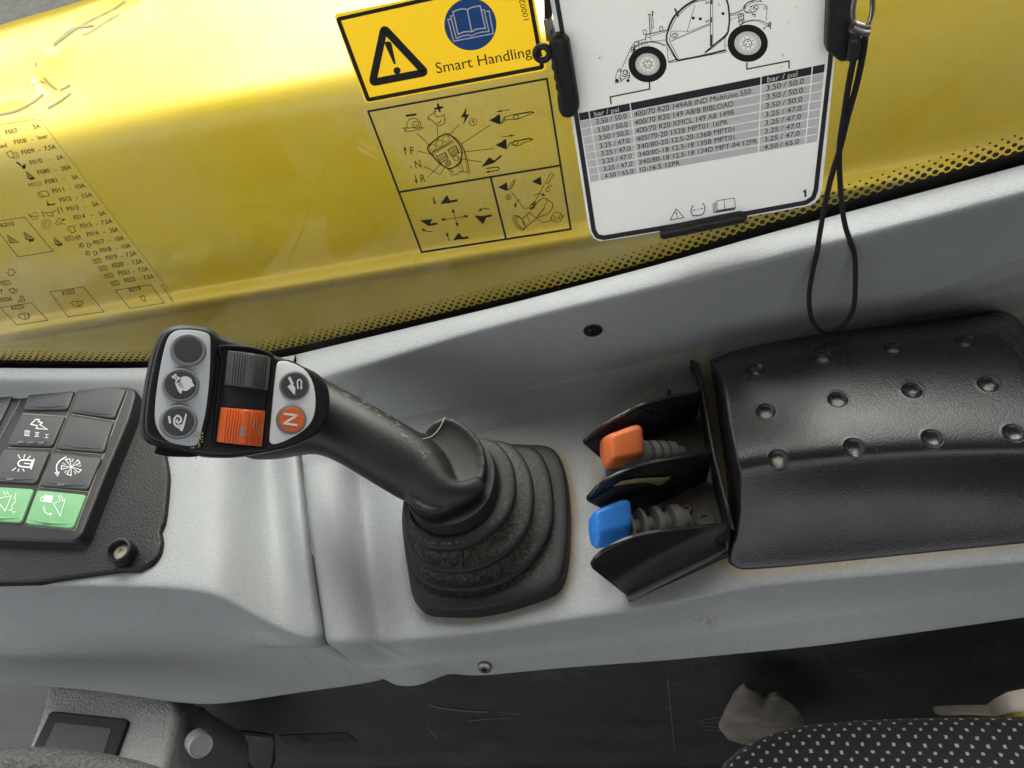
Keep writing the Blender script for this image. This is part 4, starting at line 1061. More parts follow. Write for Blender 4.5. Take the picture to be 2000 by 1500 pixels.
# ------------------------------------------------------------------ the two small levers
def lever(name, label, knob_px, face_px, bell, zc, m, group):
    """knob_px: silhouette; face_px: end face towards the left; bell: list of (centre px, half height px)"""
    th = thing(name, uz(zg([knob_px[0]])[0], zc), label, 'lever', group)
    n = Vector((-.42, -.45, .78)).normalized()
    c = sum((np.array(q) for q in face_px), np.zeros(2)) / len(face_px)
    pl = Plane(uz(zg([tuple(c)])[0], zc + .008), Vector((-.86, -.25, .45)))
    F_ = [pl(q) for q in zg(resample(rcorner(face_px, 16), 48))]
    # loft from end face to the back section
    ax = (ang * 1.0 + Vector((0, -.05, -.22))).normalized()
    cF_ = sum(F_, Vector()) / 48
    bm = bmesh.new(); L_k = bell[0]
    rings = [[cF_ + (p - cF_) * k + ax * d for p in F_] for k, d in ((.80, -.0007), (.90, -.0003), (.98, .0007), (1.03, .0025), (1.10, .010), (1.16, .0165), (1.14, .0195), (1.02, .0215), (.85, .022))]
    rings_bm(bm, rings, True, True)
    kn = bm_obj('knob', bm, m, th, 50)
    bl = Surf(BVHTree.FromPolygons([v.co.copy() for v in kn.data.vertices], [tuple(p.vertices) for p in kn.data.polygons]))
    pr = Print(bl, .0003); pr.ring(zg([tuple(c)])[0], 26 * g_, 2.2 * g_, n=22, ry=36 * g_); pr.build('end_mark', m, kn)
    return th, cF_, ax
def bellows(th, pts, m):
    """pts: list of (centre px, z, half height px, half thickness)"""
    bm = bmesh.new(); C = [uz(zg([p[0]])[0], p[1]) for p in pts]
    prof = []
    for i, (p, c) in enumerate(zip(pts, C)):
        d = (W.transposed() @ (c - CAM)).z; prof.append((c, p[2] * 1.14 * g_ / F * abs(d)))
    ax = (C[-1] - C[0]).normalized(); rings = []
    u = ax.cross(Vector((0, 0, 1))).normalized(); v = u.cross(ax)
    for c, r in prof: rings.append([c + (u * math.cos(2 * math.pi * k / 26) + v * math.sin(2 * math.pi * k / 26)) * r for k in range(26)])
    rings_bm(bm, rings, True, True); return bm_obj('bellows', bm, m, th, 50)
grp = 'small auxiliary levers in the guard'
t1, c1, a1 = lever('lever', 'short lever with an orange square knob, between the far and middle fins', [(300, 620)], [(210, 520), (268, 492), (282, 505), (292, 640), (245, 702), (225, 680), (208, 600)], [0], .030, M['orangeknob'], grp)
t2, c2, a2 = lever('lever', 'short lever with a blue square knob, beside the nearest fin', [(250, 1050)], [(146, 975), (180, 930), (200, 935), (208, 1060), (190, 1160), (160, 1140), (146, 1060)], [0], .030, M['blue'], grp)
def accordion(c0, c1, z0, z1, spans):
    out = []
    for t, r in spans: out.append(((c0[0] + (c1[0] - c0[0]) * t, c0[1] + (c1[1] - c0[1]) * t), z0 + (z1 - z0) * t, r, 0))
    return out
sp1 = [(-.2, 58), (.02, 72), (.06, 80), (.27, 80), (.30, 76), (.32, 52), (.35, 50), (.38, 74), (.42, 76), (.50, 74), (.52, 44), (.55, 43), (.58, 68), (.62, 70), (.70, 68), (.72, 40), (.75, 40), (.78, 62), (.82, 64), (.92, 60), (.94, 38), (1.1, 36)]
bellows(t1, accordion((400, 622), (660, 602), .028, .016, sp1), M['dustyrubber'])
sp2 = [(-.15, 40), (.02, 44), (.05, 86), (.09, 88), (.13, 40), (.22, 42), (.26, 92), (.30, 94), (.34, 46), (.45, 48), (.50, 92), (.58, 94), (.62, 54), (.73, 56), (.78, 88), (.93, 86), (.97, 56), (1.06, 55)]
bellows(t2, accordion((352, 1040), (690, 990), .026, .014, sp2), M['dustyrubber'])

# ------------------------------------------------------------------ armrest cover with dimples
cv = thing('armrest_cover', uz((1700, 900), 0), 'long black moulded cover with three rows of shallow dimples', 'cover')
ys = [345, 420, 640, 860, 950, 1180, 1395]
def crow(pts): return [(p[0], p[1]) for p in pts]
K = [  # rows of pixel points (left to right) with heights
    (z2([(5, 352), (20, 345), (80, 318), (200, 272), (380, 238), (530, 212), (760, 182), (1000, 152), (1250, 118), (1400, 96), (1470, 100), (1530, 145), (1600, 260)]), -.004),
    (z2([(12, 358), (28, 352), (84, 328), (202, 284), (382, 252), (532, 226), (762, 198), (1002, 168), (1250, 136), (1396, 118), (1455, 125), (1510, 175), (1590, 290)]), .015),
    (z2([(40, 395), (62, 380), (110, 362), (210, 330), (385, 298), (535, 276), (762, 246), (1003, 218), (1240, 192), (1380, 178), (1440, 186), (1495, 232), (1580, 340)]), .048),
    (z2([(62, 440), (90, 424), (130, 404), (225, 375), (392, 342), (545, 322), (765, 292), (1005, 262), (1235, 238), (1370, 224), (1430, 232), (1485, 275), (1575, 375)]), .056),
    (z2([(70, 480), (98, 460), (140, 442), (232, 414), (398, 382), (552, 360), (770, 330), (1008, 300), (1236, 276), (1370, 264), (1440, 268), (1500, 300), (1580, 400)]), .0572),
    (z2([(92, 650), (124, 640), (165, 628), (255, 604), (420, 580), (575, 562), (790, 536), (1025, 512), (1250, 490), (1385, 480), (1470, 480), (1560, 490), (1640, 540)]), .0582),
    (z2([(135, 840), (164, 832), (205, 822), (295, 805), (450, 786), (605, 772), (820, 755), (1050, 742), (1270, 732), (1400, 728), (1500, 728), (1600, 730), (1720, 740)]), .0580),
    (z2([(150, 900), (176, 890), (215, 880), (305, 864), (455, 846), (610, 832), (825, 812), (1055, 800), (1275, 794), (1400, 792), (1500, 792), (1600, 792), (1720, 800)]), .0550),
    (z2([(155, 945), (182, 940), (220, 930), (308, 914), (458, 896), (612, 882), (828, 862), (1058, 850), (1276, 844), (1400, 842), (1500, 842), (1600, 842), (1720, 848)]), .0490),
    (z2([(150, 1090), (180, 1095), (220, 1088), (305, 1072), (455, 1052), (610, 1036), (828, 1015), (1058, 998), (1276, 985), (1400, 980), (1500, 976), (1600, 972), (1720, 968)]), .0280),
    (z2([(122, 1280), (156, 1290), (205, 1290), (300, 1280), (455, 1262), (610, 1248), (828, 1225), (1058, 1203), (1276, 1182), (1400, 1170), (1500, 1162), (1600, 1154), (1720, 1144)]), .0080),
    (z2([(112, 1350), (140, 1378), (180, 1388), (300, 1380), (455, 1367), (610, 1352), (828, 1330), (1058, 1306), (1276, 1284), (1400, 1272), (1500, 1262), (1600, 1252), (1720, 1240)]), .001),
    (z2([(108, 1362), (135, 1388), (176, 1397), (300, 1389), (455, 1376), (610, 1361), (828, 1339), (1058, 1315), (1276, 1293), (1400, 1281), (1500, 1271), (1600, 1261), (1720, 1249)]), -.004)]
left0 = z2([(2, 356), (8, 362), (22, 420), (36, 500), (44, 540), (64, 690), (88, 880), (95, 930), (98, 980), (108, 1130), (98, 1290), (100, 1352), (98, 1364)])
left1 = z2([(3, 354), (10, 360), (30, 410), (50, 470), (58, 510), (80, 670), (114, 860), (128, 915), (134, 962), (134, 1108), (112, 1284), (106, 1352), (104, 1364)])
rows = []
for (row, z), a_, b_ in zip(K, left0, left1):
    rows.append([uz(a_, -.004 if z < .01 else -.002), uz(b_, z * .55)] + [uz(q, z - (.0035 * max(0, 1 - j / 5.) if z > .03 else 0)) for j, q in enumerate(row)] + [uz((row[-1][0] + 14, row[-1][1]), z * .5), uz((row[-1][0] + 18, row[-1][1]), -.004)])
bm = bmesh.new(); rings_bm(bm, rows, False, False, closed=False)
me = bpy.data.meshes.new('c'); bm.to_mesh(me); bm.free()
t = bpy.data.objects.new('tmp', me); COL.objects.link(t); md = t.modifiers.new('s', 'SUBSURF'); md.boundary_smooth = 'PRESERVE_CORNERS'
def ev(lv):
    md.levels = lv; dg = bpy.context.evaluated_depsgraph_get(); dg.update()
    return bpy.data.meshes.new_from_object(t.evaluated_get(dg))
m1 = ev(4)
bv = BVHTree.FromPolygons([v.co.copy() for v in m1.vertices], [tuple(p.vertices) for p in m1.polygons]); sf = Surf(bv)
m2 = ev(6); bpy.data.objects.remove(t)
dim = [sf(q) for q in z2([(237, 403), (568, 340), (912, 294), (1263, 263), (288, 608), (640, 550), (1003, 505), (1375, 475), (350, 840), (720, 783), (1102, 740), (1500, 715)])]
at = m2.attributes.new('dust', 'FLOAT', 'POINT'); nv = len(m2.vertices)
co = np.empty(nv * 3, 'f'); m2.vertices.foreach_get('co', co); co = co.reshape(-1, 3).astype(float)
no = np.empty(nv * 3, 'f'); m2.vertex_normals.foreach_get('vector', no); no = no.reshape(-1, 3).astype(float)
no *= np.where(no[:, 2:3] < 0, -1, 1)
dv = np.where(co[:, 2] < .0035, .14, 0.0); rD = .0058
dirty = [.5, 1.0, .8, .55, .8, 1.0, .3, .55, .75, .35, .3, .3]
for k, d in enumerate(dim):
    x = np.linalg.norm(co - np.array(d), axis=1) / rD; s_ = x < 1.5
    h = np.where(x < 1, -.0030 * np.maximum(0, 1 - x * x) ** .7, 0) + .00012 * np.exp(-((x - 1.08) / .14) ** 2)
    dv = np.where(x < .95, dirty[k] * 1.1 * np.exp(-((co[:, 1] - d.y + .0012) / .0030) ** 2 - ((co[:, 0] - d.x) / .0034) ** 2), dv)
    co[s_] += no[s_] * h[s_, None]
m2.vertices.foreach_set('co', co.astype('f').ravel())
at.data.foreach_set('value', dv.astype('f'))
fin('cover_shell', m2, M['cover'], cv, 180)

# ------------------------------------------------------------------ dark lower side below the console
YL = .235
lp = thing('lower_side_panel', (0, YL, -.3), 'dark smooth scratched panel below the console lip', 'panel')
bm = bmesh.new(); box_bm(bm, (.2, YL + .006, -.385), (1.2, 0, 0), (0, .006, 0), (0, 0, .345)); bm_obj('panel_sheet', bm, M['lowpanel'], lp, 0)
LP = PY(YL)
a_, b_ = LP((300, 1494)), LP((1420, 1482))
bm = bmesh.new(); box_bm(bm, ((a_ + b_) / 2) + Vector((.1, -.006, -.05)), (.6, 0, (b_.z - a_.z) * .5), (0, .008, 0), (0, 0, .05)); bm_obj('sill_strip', bm, mat('worn_sill', (.05, .052, .056), .45, var=.4, specks=.5, dscale=90, dustcol=(.25, .25, .25)), lp, 0)
zl = Z(600, 1150, 2.857)
pr = Print(LP, .0008)
for pts, w in (([(675, 648), (760, 668), (900, 684), (1010, 688)], 1.6), ([(900, 738), (1000, 728), (1140, 722)], 1.1), ([(675, 770), (725, 835)], 1.2), ([(1080, 690), (1180, 698)], .7), ([(625, 705), (650, 735)], .7), ([(690, 715), (705, 740)], .7)):
    pr.stroke(crom(zl(pts), 5, False), w)
z7 = Z(1300, 1100, 2.857)
for pts, w in (([(175, 885), (330, 850)], .8), ([(180, 895), (300, 880)], .7), ([(195, 912), (290, 914)], .7), ([(232, 932), (345, 937)], .9), ([(0, 800), (25, 808)], .7), ([(10, 640), (50, 1040)], 1.2)):
    pr.stroke(z7(pts), w)
rnd = random.Random(5)
for i in range(60):
    x, y = rnd.uniform(620, 1500), rnd.uniform(1330, 1480); pr.disc((x, y), rnd.uniform(.4, 1.0), 6)
tag(pr.build('scratches', mat('pale_scratch', (.24, .24, .24), .7), lp), kind='stuff')
# faint sticker on the panel
stk = Z(0, 1050, 2.857)
q = stk([(1555, 1105), (1935, 1090), (1990, 1140), (1600, 1160)])
so = mesh_obj('worn_sticker', [LP(p, .0008) for p in q], [(0, 1, 2, 3)], mat('faded_sticker', (.045, .045, .047), .6), None, 0)
tag(so, 'faded dark sticker low on the smooth panel, its print worn off', 'sticker')
pr = Print(LP, .0012)
for i in range(26): 
    x = 1640 + rnd.random() * 280; 
    if 1730 < x < 1820: continue
    y = 1128 + rnd.gauss(0, 8); pr.stroke(stk([(x, y), (x + rnd.uniform(6, 20), y + rnd.gauss(0, 4))]), rnd.uniform(.8, 1.8))
tag(pr.build('worn_print', M['ink'], so), kind='stuff')
# crumpled sheets behind the seat: a pale reflection and two cloth edges
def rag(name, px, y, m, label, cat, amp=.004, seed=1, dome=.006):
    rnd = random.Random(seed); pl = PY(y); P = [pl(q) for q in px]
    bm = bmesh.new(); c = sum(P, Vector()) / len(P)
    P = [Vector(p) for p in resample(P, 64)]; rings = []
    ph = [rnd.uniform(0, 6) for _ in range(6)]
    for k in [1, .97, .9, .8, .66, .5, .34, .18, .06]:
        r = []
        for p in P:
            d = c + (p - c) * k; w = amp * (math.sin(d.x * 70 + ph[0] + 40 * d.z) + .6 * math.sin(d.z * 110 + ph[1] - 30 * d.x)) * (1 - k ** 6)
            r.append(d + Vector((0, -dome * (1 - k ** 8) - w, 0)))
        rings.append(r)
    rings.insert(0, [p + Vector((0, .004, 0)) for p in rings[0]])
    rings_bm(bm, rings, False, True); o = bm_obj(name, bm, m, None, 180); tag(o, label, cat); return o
rag('pale_cloth_and_reflection', z7([(298, 920), (330, 850), (385, 745), (440, 692), (500, 715), (565, 760), (625, 738), (690, 772), (772, 850), (800, 960), (640, 1010), (440, 1015), (350, 985)]), .20, mat('painted_pale_reflection', (.24, .215, .18), .95, var=.55, noise=(300, .3, .001)), 'pale reflection in the dark panel behind the seat cushion, built as a crumpled sheet', 'cloth', .0022, 3, .0035)  # reflection in the panel built as a solid sheet, its paleness put into the colour
rag('yellow_vest', z7([(1880, 835), (1940, 812), (2010, 798), (2100, 790), (2100, 850), (2000, 845)]), .158, M['vest'], 'yellow cloth edge showing above the seat cushion at the right', 'cloth', .002, 4)
rag('folded_cloth', z7([(1500, 838), (1560, 828), (1800, 826), (1850, 790), (1920, 755), (2020, 735), (2100, 725), (2100, 800), (1960, 812), (1880, 838), (1700, 850)]), .163, M['cloth'], 'beige cloth edge lying behind the dotted seat cushion', 'cloth', .002, 5)

# ------------------------------------------------------------------ seat cushion
seat_px = z7([(290, 1180), (320, 1125), (370, 1065), (440, 1010), (520, 965), (640, 920), (800, 885), (1000, 865), (1300, 850), (1600, 842), (2000, 838), (2300, 838)])
PSe = PZ(-.09)
top = crom([tuple(PSe(q)) for q in seat_px], 5, False)
top = [Vector(p) for p in top]
far = [Vector((.75, top[-1].y, -.09)), Vector((.75, -.35, -.09)), Vector((top[0].x - .01, -.35, -.09))]
P = [Vector(p) for p in resample(top + far, 200)]
bm = bmesh.new(); n = Vector((0, 0, 1)); rings = []
for d, z in ((0, -.085), (0, -.03), (-.002, -.018)): rings.append([p + n * z for p in inset(P, n, d)])
Rr = .020
for k in range(9):
    t = k / 8 * math.pi / 2; rings.append([p + n * (-.008 + .010 * math.sin(t)) for p in inset(P, n, Rr * (1 - math.cos(t)))])
rings.append([p + n * .010 for p in inset(P, n, .05)])
rings_bm(bm, rings, False, True)
seat = bm_obj('seat_cushion', bm, M['fabric'], None, 180)
tag(seat, 'black seat cushion woven with small pale grey dots', 'seat cushion')
at = seat.data.attributes.new('weave', 'FLOAT_VECTOR', 'POINT')
vals = []
for v in seat.data.vertices:
    c = v.co; vals += [c.x / .0090 , (c.y * 1.0 - c.z * .9) / .0112, 0]
at.data.foreach_set('vector', vals)

# ------------------------------------------------------------------ cover plate, knob, bracket, rim at lower left
zb = Z(0, 1050, 2.857)
cp = thing('cover_plate', PB((160, 1430)), 'black rectangular cover plate set in the dusty grey step', 'cover plate')
fr_px = zb([(275, 972), (300, 966), (700, 1008), (712, 1025), (640, 1230), (560, 1290), (150, 1290), (190, 1150)])
fo = slab('frame', [PB(q, .004) for q in resample(rcorner(fr_px, 7), 70)], (0, 0, 1), .005, M['rubber'], cp, r=.0014)
li = zb([(310, 1028), (625, 1062), (555, 1270), (215, 1240)])
slab('lid', [PB(q, .0046) for q in resample(rcorner(li, 3), 50)], (0, 0, 1), .002, M['key'], cp, r=.0005)
i2 = zb([(285, 988), (668, 1030), (590, 1275), (190, 1250)])
pr = Print(PB, .0042); pr.stroke(rcorner(i2, 3), 1.0, True); pr.build('groove', M['ink'], cp)
kc = LP((400, 1452)); kc = uz((392, 1456), -.105)
kn = thing('adjuster_knob', kc, 'small grey knurled knob under the console edge', 'knob')
kax = Vector((.62, -.35, .40)).normalized(); bm = bmesh.new(); rings = []
u = kax.orthogonal().normalized(); v = kax.cross(u)
for r, h in ((.0082, -.012), (.0092, -.011), (.0094, .0), (.0088, .0016), (.0080, .0018), (.0075, .0010), (.001, .0010)):
    rings.append([kc + kax * h + (u * math.cos(2 * math.pi * k / 72) + v * math.sin(2 * math.pi * k / 72)) * (r * (1 - (.035 if k % 3 == 0 and h < .001 and h > -.0115 and r > .0083 else 0))) for k in range(72)])
rings_bm(bm, rings, True, True); bm_obj('knob_cap', bm, M['knobgrey'], kn, 30)
bm = bmesh.new(); tube_bm(bm, [kc - kax * .010, kc - kax * .022], .005, 16); bm_obj('stem', bm, M['rubber'], kn)
br = thing('bracket', uz((470, 1440), -.2), 'black angled bracket beside the grey knurled knob', 'bracket')
bp = zb([(1100, 965), (1260, 1092), (1525, 1128), (1530, 1290), (1080, 1290), (1075, 1000)])
slab('web_plate', [PY(.188)(q) for q in resample(rcorner(bp, 4), 50)], (0, -1, .1), .006, M['black'], br, r=.001)
f2p = zb([(1262, 1095), (1525, 1125), (1530, 1140), (1512, 1290), (1420, 1290), (1290, 1135)])
slab('flange', [PY(.178)(q) for q in resample(rcorner(f2p, 3), 50)], (0, -1, .1), .004, M['lowpanel'], br, r=.001)
rim_px = [(-160, 1478), (-60, 1466), (0, 1464), (70, 1463), (150, 1469), (230, 1483), (300, 1503), (380, 1535)]
sw = bmesh.new(); tube_bm(sw, [uz((q[0] - 14, q[1] + 44), -.02) for q in crom(rim_px, 6, False)], .0150, 20)
M['rim'] = mat('dusty_grained_rim', (.045, .045, .045), .6, grain=(360, 1.0, .0014), specks=.45, dscale=160, dustcol=(.36, .30, .15), var=.3)
swo = bm_obj('steering_wheel_rim', sw, M['rim'], None, 180); tag(swo, 'dusty grained grey steering rim at the bottom left corner', 'steering wheel')

# ------------------------------------------------------------------ loose sandy grains round the boot, guard and cover
rnd = random.Random(9); vs, fs = [], []
def grain_at(p, r):
    b = len(vs)
    for k in range(4):
        d = Vector((rnd.gauss(0, 1), rnd.gauss(0, 1), rnd.gauss(0, 1))).normalized() * r * rnd.uniform(.6, 1.3); vs.append(p + d)
    fs.extend([(b, b + 1, b + 2), (b, b + 2, b + 3), (b, b + 3, b + 1), (b + 1, b + 3, b + 2)])
def along(px, n, sd, w=None, out=0):
    R = resample(crom(px, 4), 400); c = np.mean(np.array(R), axis=0)
    for _ in range(n):
        q = R[rnd.randrange(400)]
        if w and rnd.random() > w(q): continue
        d = np.array(q) - c; d /= np.linalg.norm(d)
        o = abs(rnd.gauss(0, sd)) + out
        p = RS((q[0] + d[0] * o, q[1] + d[1] * o), .0002)
        grain_at(p, rnd.uniform(.0002, .00055))
along(base_out, 2200, 6, lambda q: 1 if q[0] > 1060 else .30, 1)
along(base_out, 260, 22, None, 1)
along(cov_out, 500, 5, lambda q: .9 if q[1] > 1060 and q[0] < 1560 else .35)
along(grd_out, 700, 7, lambda q: .8)
for _ in range(240):
    grain_at(RS((rnd.gauss(1170, 30), rnd.gauss(815, 22)), .0002), rnd.uniform(.0002, .0004))
o = mesh_obj('sandy_grit', vs, fs, M['dirt'], None, 0); tag(o, 'sandy grit gathered round the joystick boot and lever guard', 'grit', kind='stuff')
# ------------------------------------------------------------------ thin plastics that let window light through
def glow_through(m, col, f):
    t = m.node_tree; b = t.nodes['Principled BSDF']; out = [n for n in t.nodes if n.type == 'OUTPUT_MATERIAL'][0]
    tr = t.nodes.new('ShaderNodeBsdfTranslucent'); tr.inputs[0].default_value = (*col, 1)
    mx = t.nodes.new('ShaderNodeMixShader'); mx.inputs[0].default_value = f
    t.links.new(b.outputs[0], mx.inputs[1]); t.links.new(tr.outputs[0], mx.inputs[2]); t.links.new(mx.outputs[0], out.inputs[0])
glow_through(M['board'], (.92, .92, .93), .42); glow_through(M['boardgrey'], (.74, .74, .75), .42); glow_through(M['sticker'], (.95, .62, .02), .30)
# ------------------------------------------------------------------ yellow warning sticker on the glass
zw = Z(630, 0, 4); k4_ = .25
ws_ = thing('warning_sticker', GP((860, 90)), 'yellow warning sticker with black triangle, blue book circle and the words Smart Handling', 'sticker')
ol = zw([(88, 112), (335, 808), (1752, 548), (1622, -195)])
mesh_obj('vinyl', [GP(q, .0010) for q in rcorner(ol, 8)], [tuple(range(20))], M['sticker'], ws_, 0)
p = Print(GP, .0014)
p.stroke(zw(rcorner([(122, 150), (357, 780), (1716, 525), (1590, -175)], 12)), 32 * k4_, True)
p.build('border_print', M['ink'], ws_)
p = Print(GP, .0014); p.stroke(zw(rcorner([(480, 222), (390, 645), (802, 566)], 30, 6)), 60 * k4_, True)
p.poly(zw(crom([(486, 342), (496, 328), (512, 323), (530, 328), (540, 345), (556, 420), (571, 494), (564, 500), (556, 498), (520, 420)], 3))); p.disc(zw([(582, 552)])[0], 28 * k4_)
p.build('triangle_print', M['ink'], ws_)
p = Print(GP, .0012); p.ring(zw([(1155, 190)])[0], 202 * k4_, 3 * k4_, 48); p.build('circle_outline', M['ink'], ws_)
p = Print(GP, .0013); p.disc(zw([(1155, 190)])[0], 201 * k4_, 48); p.build('circle_print', M['stickerblue'], ws_)
p = Print(GP, .0016); w9 = 9 * k4_
bk = [([(1130, 75), (1100, 68), (1060, 75), (1018, 92), (1060, 268), (1100, 250), (1135, 246), (1166, 248), (1200, 228), (1240, 222), (1272, 222), (1232, 45), (1190, 52), (1155, 62), (1130, 75)], 10), ([(1130, 75), (1166, 248)], 10),
      ([(1018, 122), (1000, 126), (1045, 300), (1090, 282), (1140, 272), (1165, 280), (1200, 262), (1250, 250), (1300, 246), (1262, 75), (1244, 78)], 9),
      ([(1000, 148), (980, 152), (1024, 322), (1335, 262), (1300, 85), (1268, 92)], 9)]
for pts, w in bk: p.stroke(zw(pts), w * k4_)
p.build('book_print', M['white'], ws_)
p = Print(GP, .0014)
p.text('Smart Handling', zw([(893, 574)])[0], zw([(1637, 440)])[0], (-16 * k4_, -82 * k4_))
p.text('100027', zw([(1613, 152)])[0], zw([(1566, -45)])[0], (-42 * k4_, 8 * k4_))
p.build('lettering', M['ink'], ws_)

# ------------------------------------------------------------------ clear instruction sticker
zd = Z(700, 150, 4.2864); kd = 1 / 4.2864
ds = thing('instruction_sticker', GP((910, 320)), 'clear sticker with black joystick diagrams in a ruled frame, below the warning sticker', 'sticker')
mesh_obj('film', [GP(q, .0006) for q in rcorner(zd([(12, 246), (500, 1512), (1842, 1292), (1600, -62)]), 4)], [tuple(range(20))], M['film'], ds, 0)
p = Print(GP, .0014); W_ = 17 * kd
p.stroke(zd([(82, 290), (530, 1468), (1778, 1276), (1578, 16)]), W_, True); p.stroke(zd([(345, 965), (1692, 742)]), W_); p.stroke(zd([(1108, 845), (1238, 1366)]), W_)
p.build('frame_print', M['ink'], ds)
p = Print(GP, .0014)
def S_(pts, w=4.5, c=False): p.stroke(zd(pts), (w if w > 12 else w * 1.25) * kd, c)
def O_(pts): p.poly(zd(pts))
S_([(397, 327), (487, 314)], 17); S_([(636, 269), (708, 254)], 18); S_([(664, 224), (682, 294)], 18)
S_(crom([(410, 428), (408, 385), (440, 350), (485, 352), (520, 385), (515, 425), (480, 432), (455, 410), (462, 380), (490, 372), (505, 392), (490, 410), (475, 400)], 3, False))
S_([(372, 428), (400, 440), (392, 458), (440, 455), (520, 440), (546, 426), (505, 420), (410, 430), (388, 420)]); S_([(378, 425), (392, 445)], 6)
S_(crom([(583, 345), (600, 322), (620, 312), (648, 284), (640, 312), (655, 335), (700, 328), (716, 318), (722, 350), (724, 385), (700, 400), (680, 408), (650, 400), (630, 380), (612, 362), (592, 358)], 3), 4.5, True); S_([(692, 360), (682, 385), (650, 388)]); S_([(580, 345), (590, 352)], 10)
O_([(905, 255), (858, 342), (892, 338), (876, 406), (930, 314), (900, 316)])
p.ring(zd([(959, 378)])[0], 30 * kd, 5 * kd); p.text('4', zd([(948, 396)])[0], zd([(972, 391)])[0], (-1, -8.5))
S_(crom([(580, 590), (600, 565), (650, 525), (700, 490), (740, 478), (772, 490), (830, 545), (860, 600), (868, 650), (850, 710), (812, 750), (770, 768), (735, 758), (680, 725), (620, 660), (586, 618)], 3), 9, True)
for c in ((622, 592), (678, 556), (735, 520)): p.ring(zd([c])[0], 28 * kd, 5 * kd)
S_([(606, 642), (795, 532)], 6); S_([(612, 655), (700, 600), (800, 545)], 4)
for q in ([(655, 672), (728, 634), (752, 682), (690, 722)], [(750, 612), (815, 576), (842, 636), (782, 668)]): S_(q, 6, True)
for a, b in (((668, 690), (735, 655)), ((672, 705), (742, 668)), ((770, 622), (826, 592)), ((774, 640), (835, 606)), ((780, 654), (838, 622))): S_([a, b], 5)
p.ring(zd([(752, 722)])[0], 21 * kd, 7 * kd); S_([(742, 734), (746, 712), (758, 732), (762, 710)], 4); p.ring(zd([(818, 682)])[0], 24 * kd, 6 * kd, ry=18 * kd)
S_(crom([(772, 490), (835, 530), (880, 600), (905, 670), (932, 805)], 3, False), 5); S_([(845, 540), (885, 620), (915, 800)], 4); S_([(862, 720), (878, 792)]); S_([(840, 738), (856, 795)], 3)
S_(crom([(790, 822), (830, 815), (850, 798), (895, 795), (925, 808)], 3, False)); S_([(735, 760), (775, 800), (785, 825)], 5); S_([(755, 768), (800, 800)], 5); S_([(812, 755), (840, 745), (872, 690)], 5)
for l in ([(490, 472), (605, 582)], [(660, 415), (668, 540)], [(843, 400), (745, 502)], [(1105, 403), (865, 560)], [(1137, 600), (840, 634)], [(1025, 712), (832, 682)], [(500, 622), (658, 660)], [(548, 750), (683, 818), (738, 738)], [(578, 845), (715, 702)]): S_(l, 4)
for s_, A, B in (('F', (440, 650), (472, 644)), ('N', (480, 765), (527, 757)), ('R', (525, 882), (566, 875))): p.text(s_, zd([A])[0], zd([B])[0], (-2.6, -14))
p.arrow(zd([(396, 656), (388, 592)]), 7 * kd, 32 * kd, 26 * kd); p.arrow(zd([(478, 824), (486, 886)]), 7 * kd, 32 * kd, 26 * kd); p.disc(zd([(440, 752)])[0], 6 * kd)
for dx, dy, sh_ in ((0, 0, 0), (52, 208, 1)):
    def T(pts): return [(x + dx, y + dy) for x, y in pts]
    O_(T([(1095, 364), (1145, 338), (1170, 330), (1172, 314), (1186, 318), (1192, 392), (1178, 398)]))
    if not sh_:
        S_(T([(1224, 336), (1298, 318), (1440, 290), (1470, 298), (1448, 310), (1405, 326), (1340, 352), (1225, 362)]), 5, True); S_(T([(1300, 318), (1440, 296)]), 7); p.ring(zd(T([(1320, 338)]))[0], 20 * kd, 6 * kd); p.disc(zd(T([(1460, 298)]))[0], 9 * kd)
        S_(T([(1192, 392), (1215, 350), (1228, 340)]), 5); S_(T([(1200, 392), (1225, 362)]), 5)
        p.arrow(zd([(1268, 274), (1165, 292)]), 5 * kd, 48 * kd, 18 * kd)
    else:
        S_(T([(1230, 345), (1268, 330), (1380, 306), (1406, 318), (1384, 328), (1330, 345), (1285, 372), (1232, 362)]), 5, True); S_(T([(1268, 330), (1380, 310)]), 7); p.ring(zd(T([(1262, 345)]))[0], 20 * kd, 7 * kd); p.disc(zd(T([(1396, 316)]))[0], 9 * kd)
        S_(T([(1192, 392), (1215, 350), (1228, 340)]), 5)
        p.arrow(zd([(1204, 504), (1300, 489)]), 5 * kd, 48 * kd, 18 * kd)
O_([(1028, 757), (1095, 673), (1138, 702), (1128, 724)]); S_([(1128, 718), (1197, 660)], 15); p.arrow(zd([(1072, 768), (1150, 756), (1172, 758), (1180, 770), (1168, 784), (1075, 798)]), 8 * kd, 26 * kd, 26 * kd)
def bucket(tri, st): O_(tri); S_(st, 19)
bucket([(685, 1066), (742, 988), (775, 1055)], [(765, 1046), (830, 1034)]); p.arrow(zd([(625, 1008), (643, 1065)]), 9 * kd, 28 * kd, 24 * kd)
p.arrow(zd([(790, 1112), (830, 1248)]), 5 * kd, 36 * kd, 28 * kd, True); p.arrow(zd([(698, 1197), (916, 1166)]), 5 * kd, 36 * kd, 28 * kd, True)
bucket([(513, 1203), (620, 1190), (604, 1224), (588, 1250)], [(590, 1240), (660, 1228)]); p.arrow(zd(crom([(622, 1292), (590, 1296), (560, 1290), (536, 1274)], 3, False)), 6 * kd, 36 * kd, 24 * kd)
bucket([(968, 1160), (1075, 1168), (1044, 1236)], [(1055, 1172), (1116, 1160)]); p.arrow(zd(crom([(1096, 1108), (1060, 1100), (1030, 1108), (1010, 1124)], 3, False)), 6 * kd, 36 * kd, 24 * kd)
bucket([(790, 1371), (842, 1303), (880, 1356)], [(860, 1354), (922, 1343)]); p.arrow(zd([(760, 1373), (740, 1308)]), 7 * kd, 36 * kd, 24 * kd)
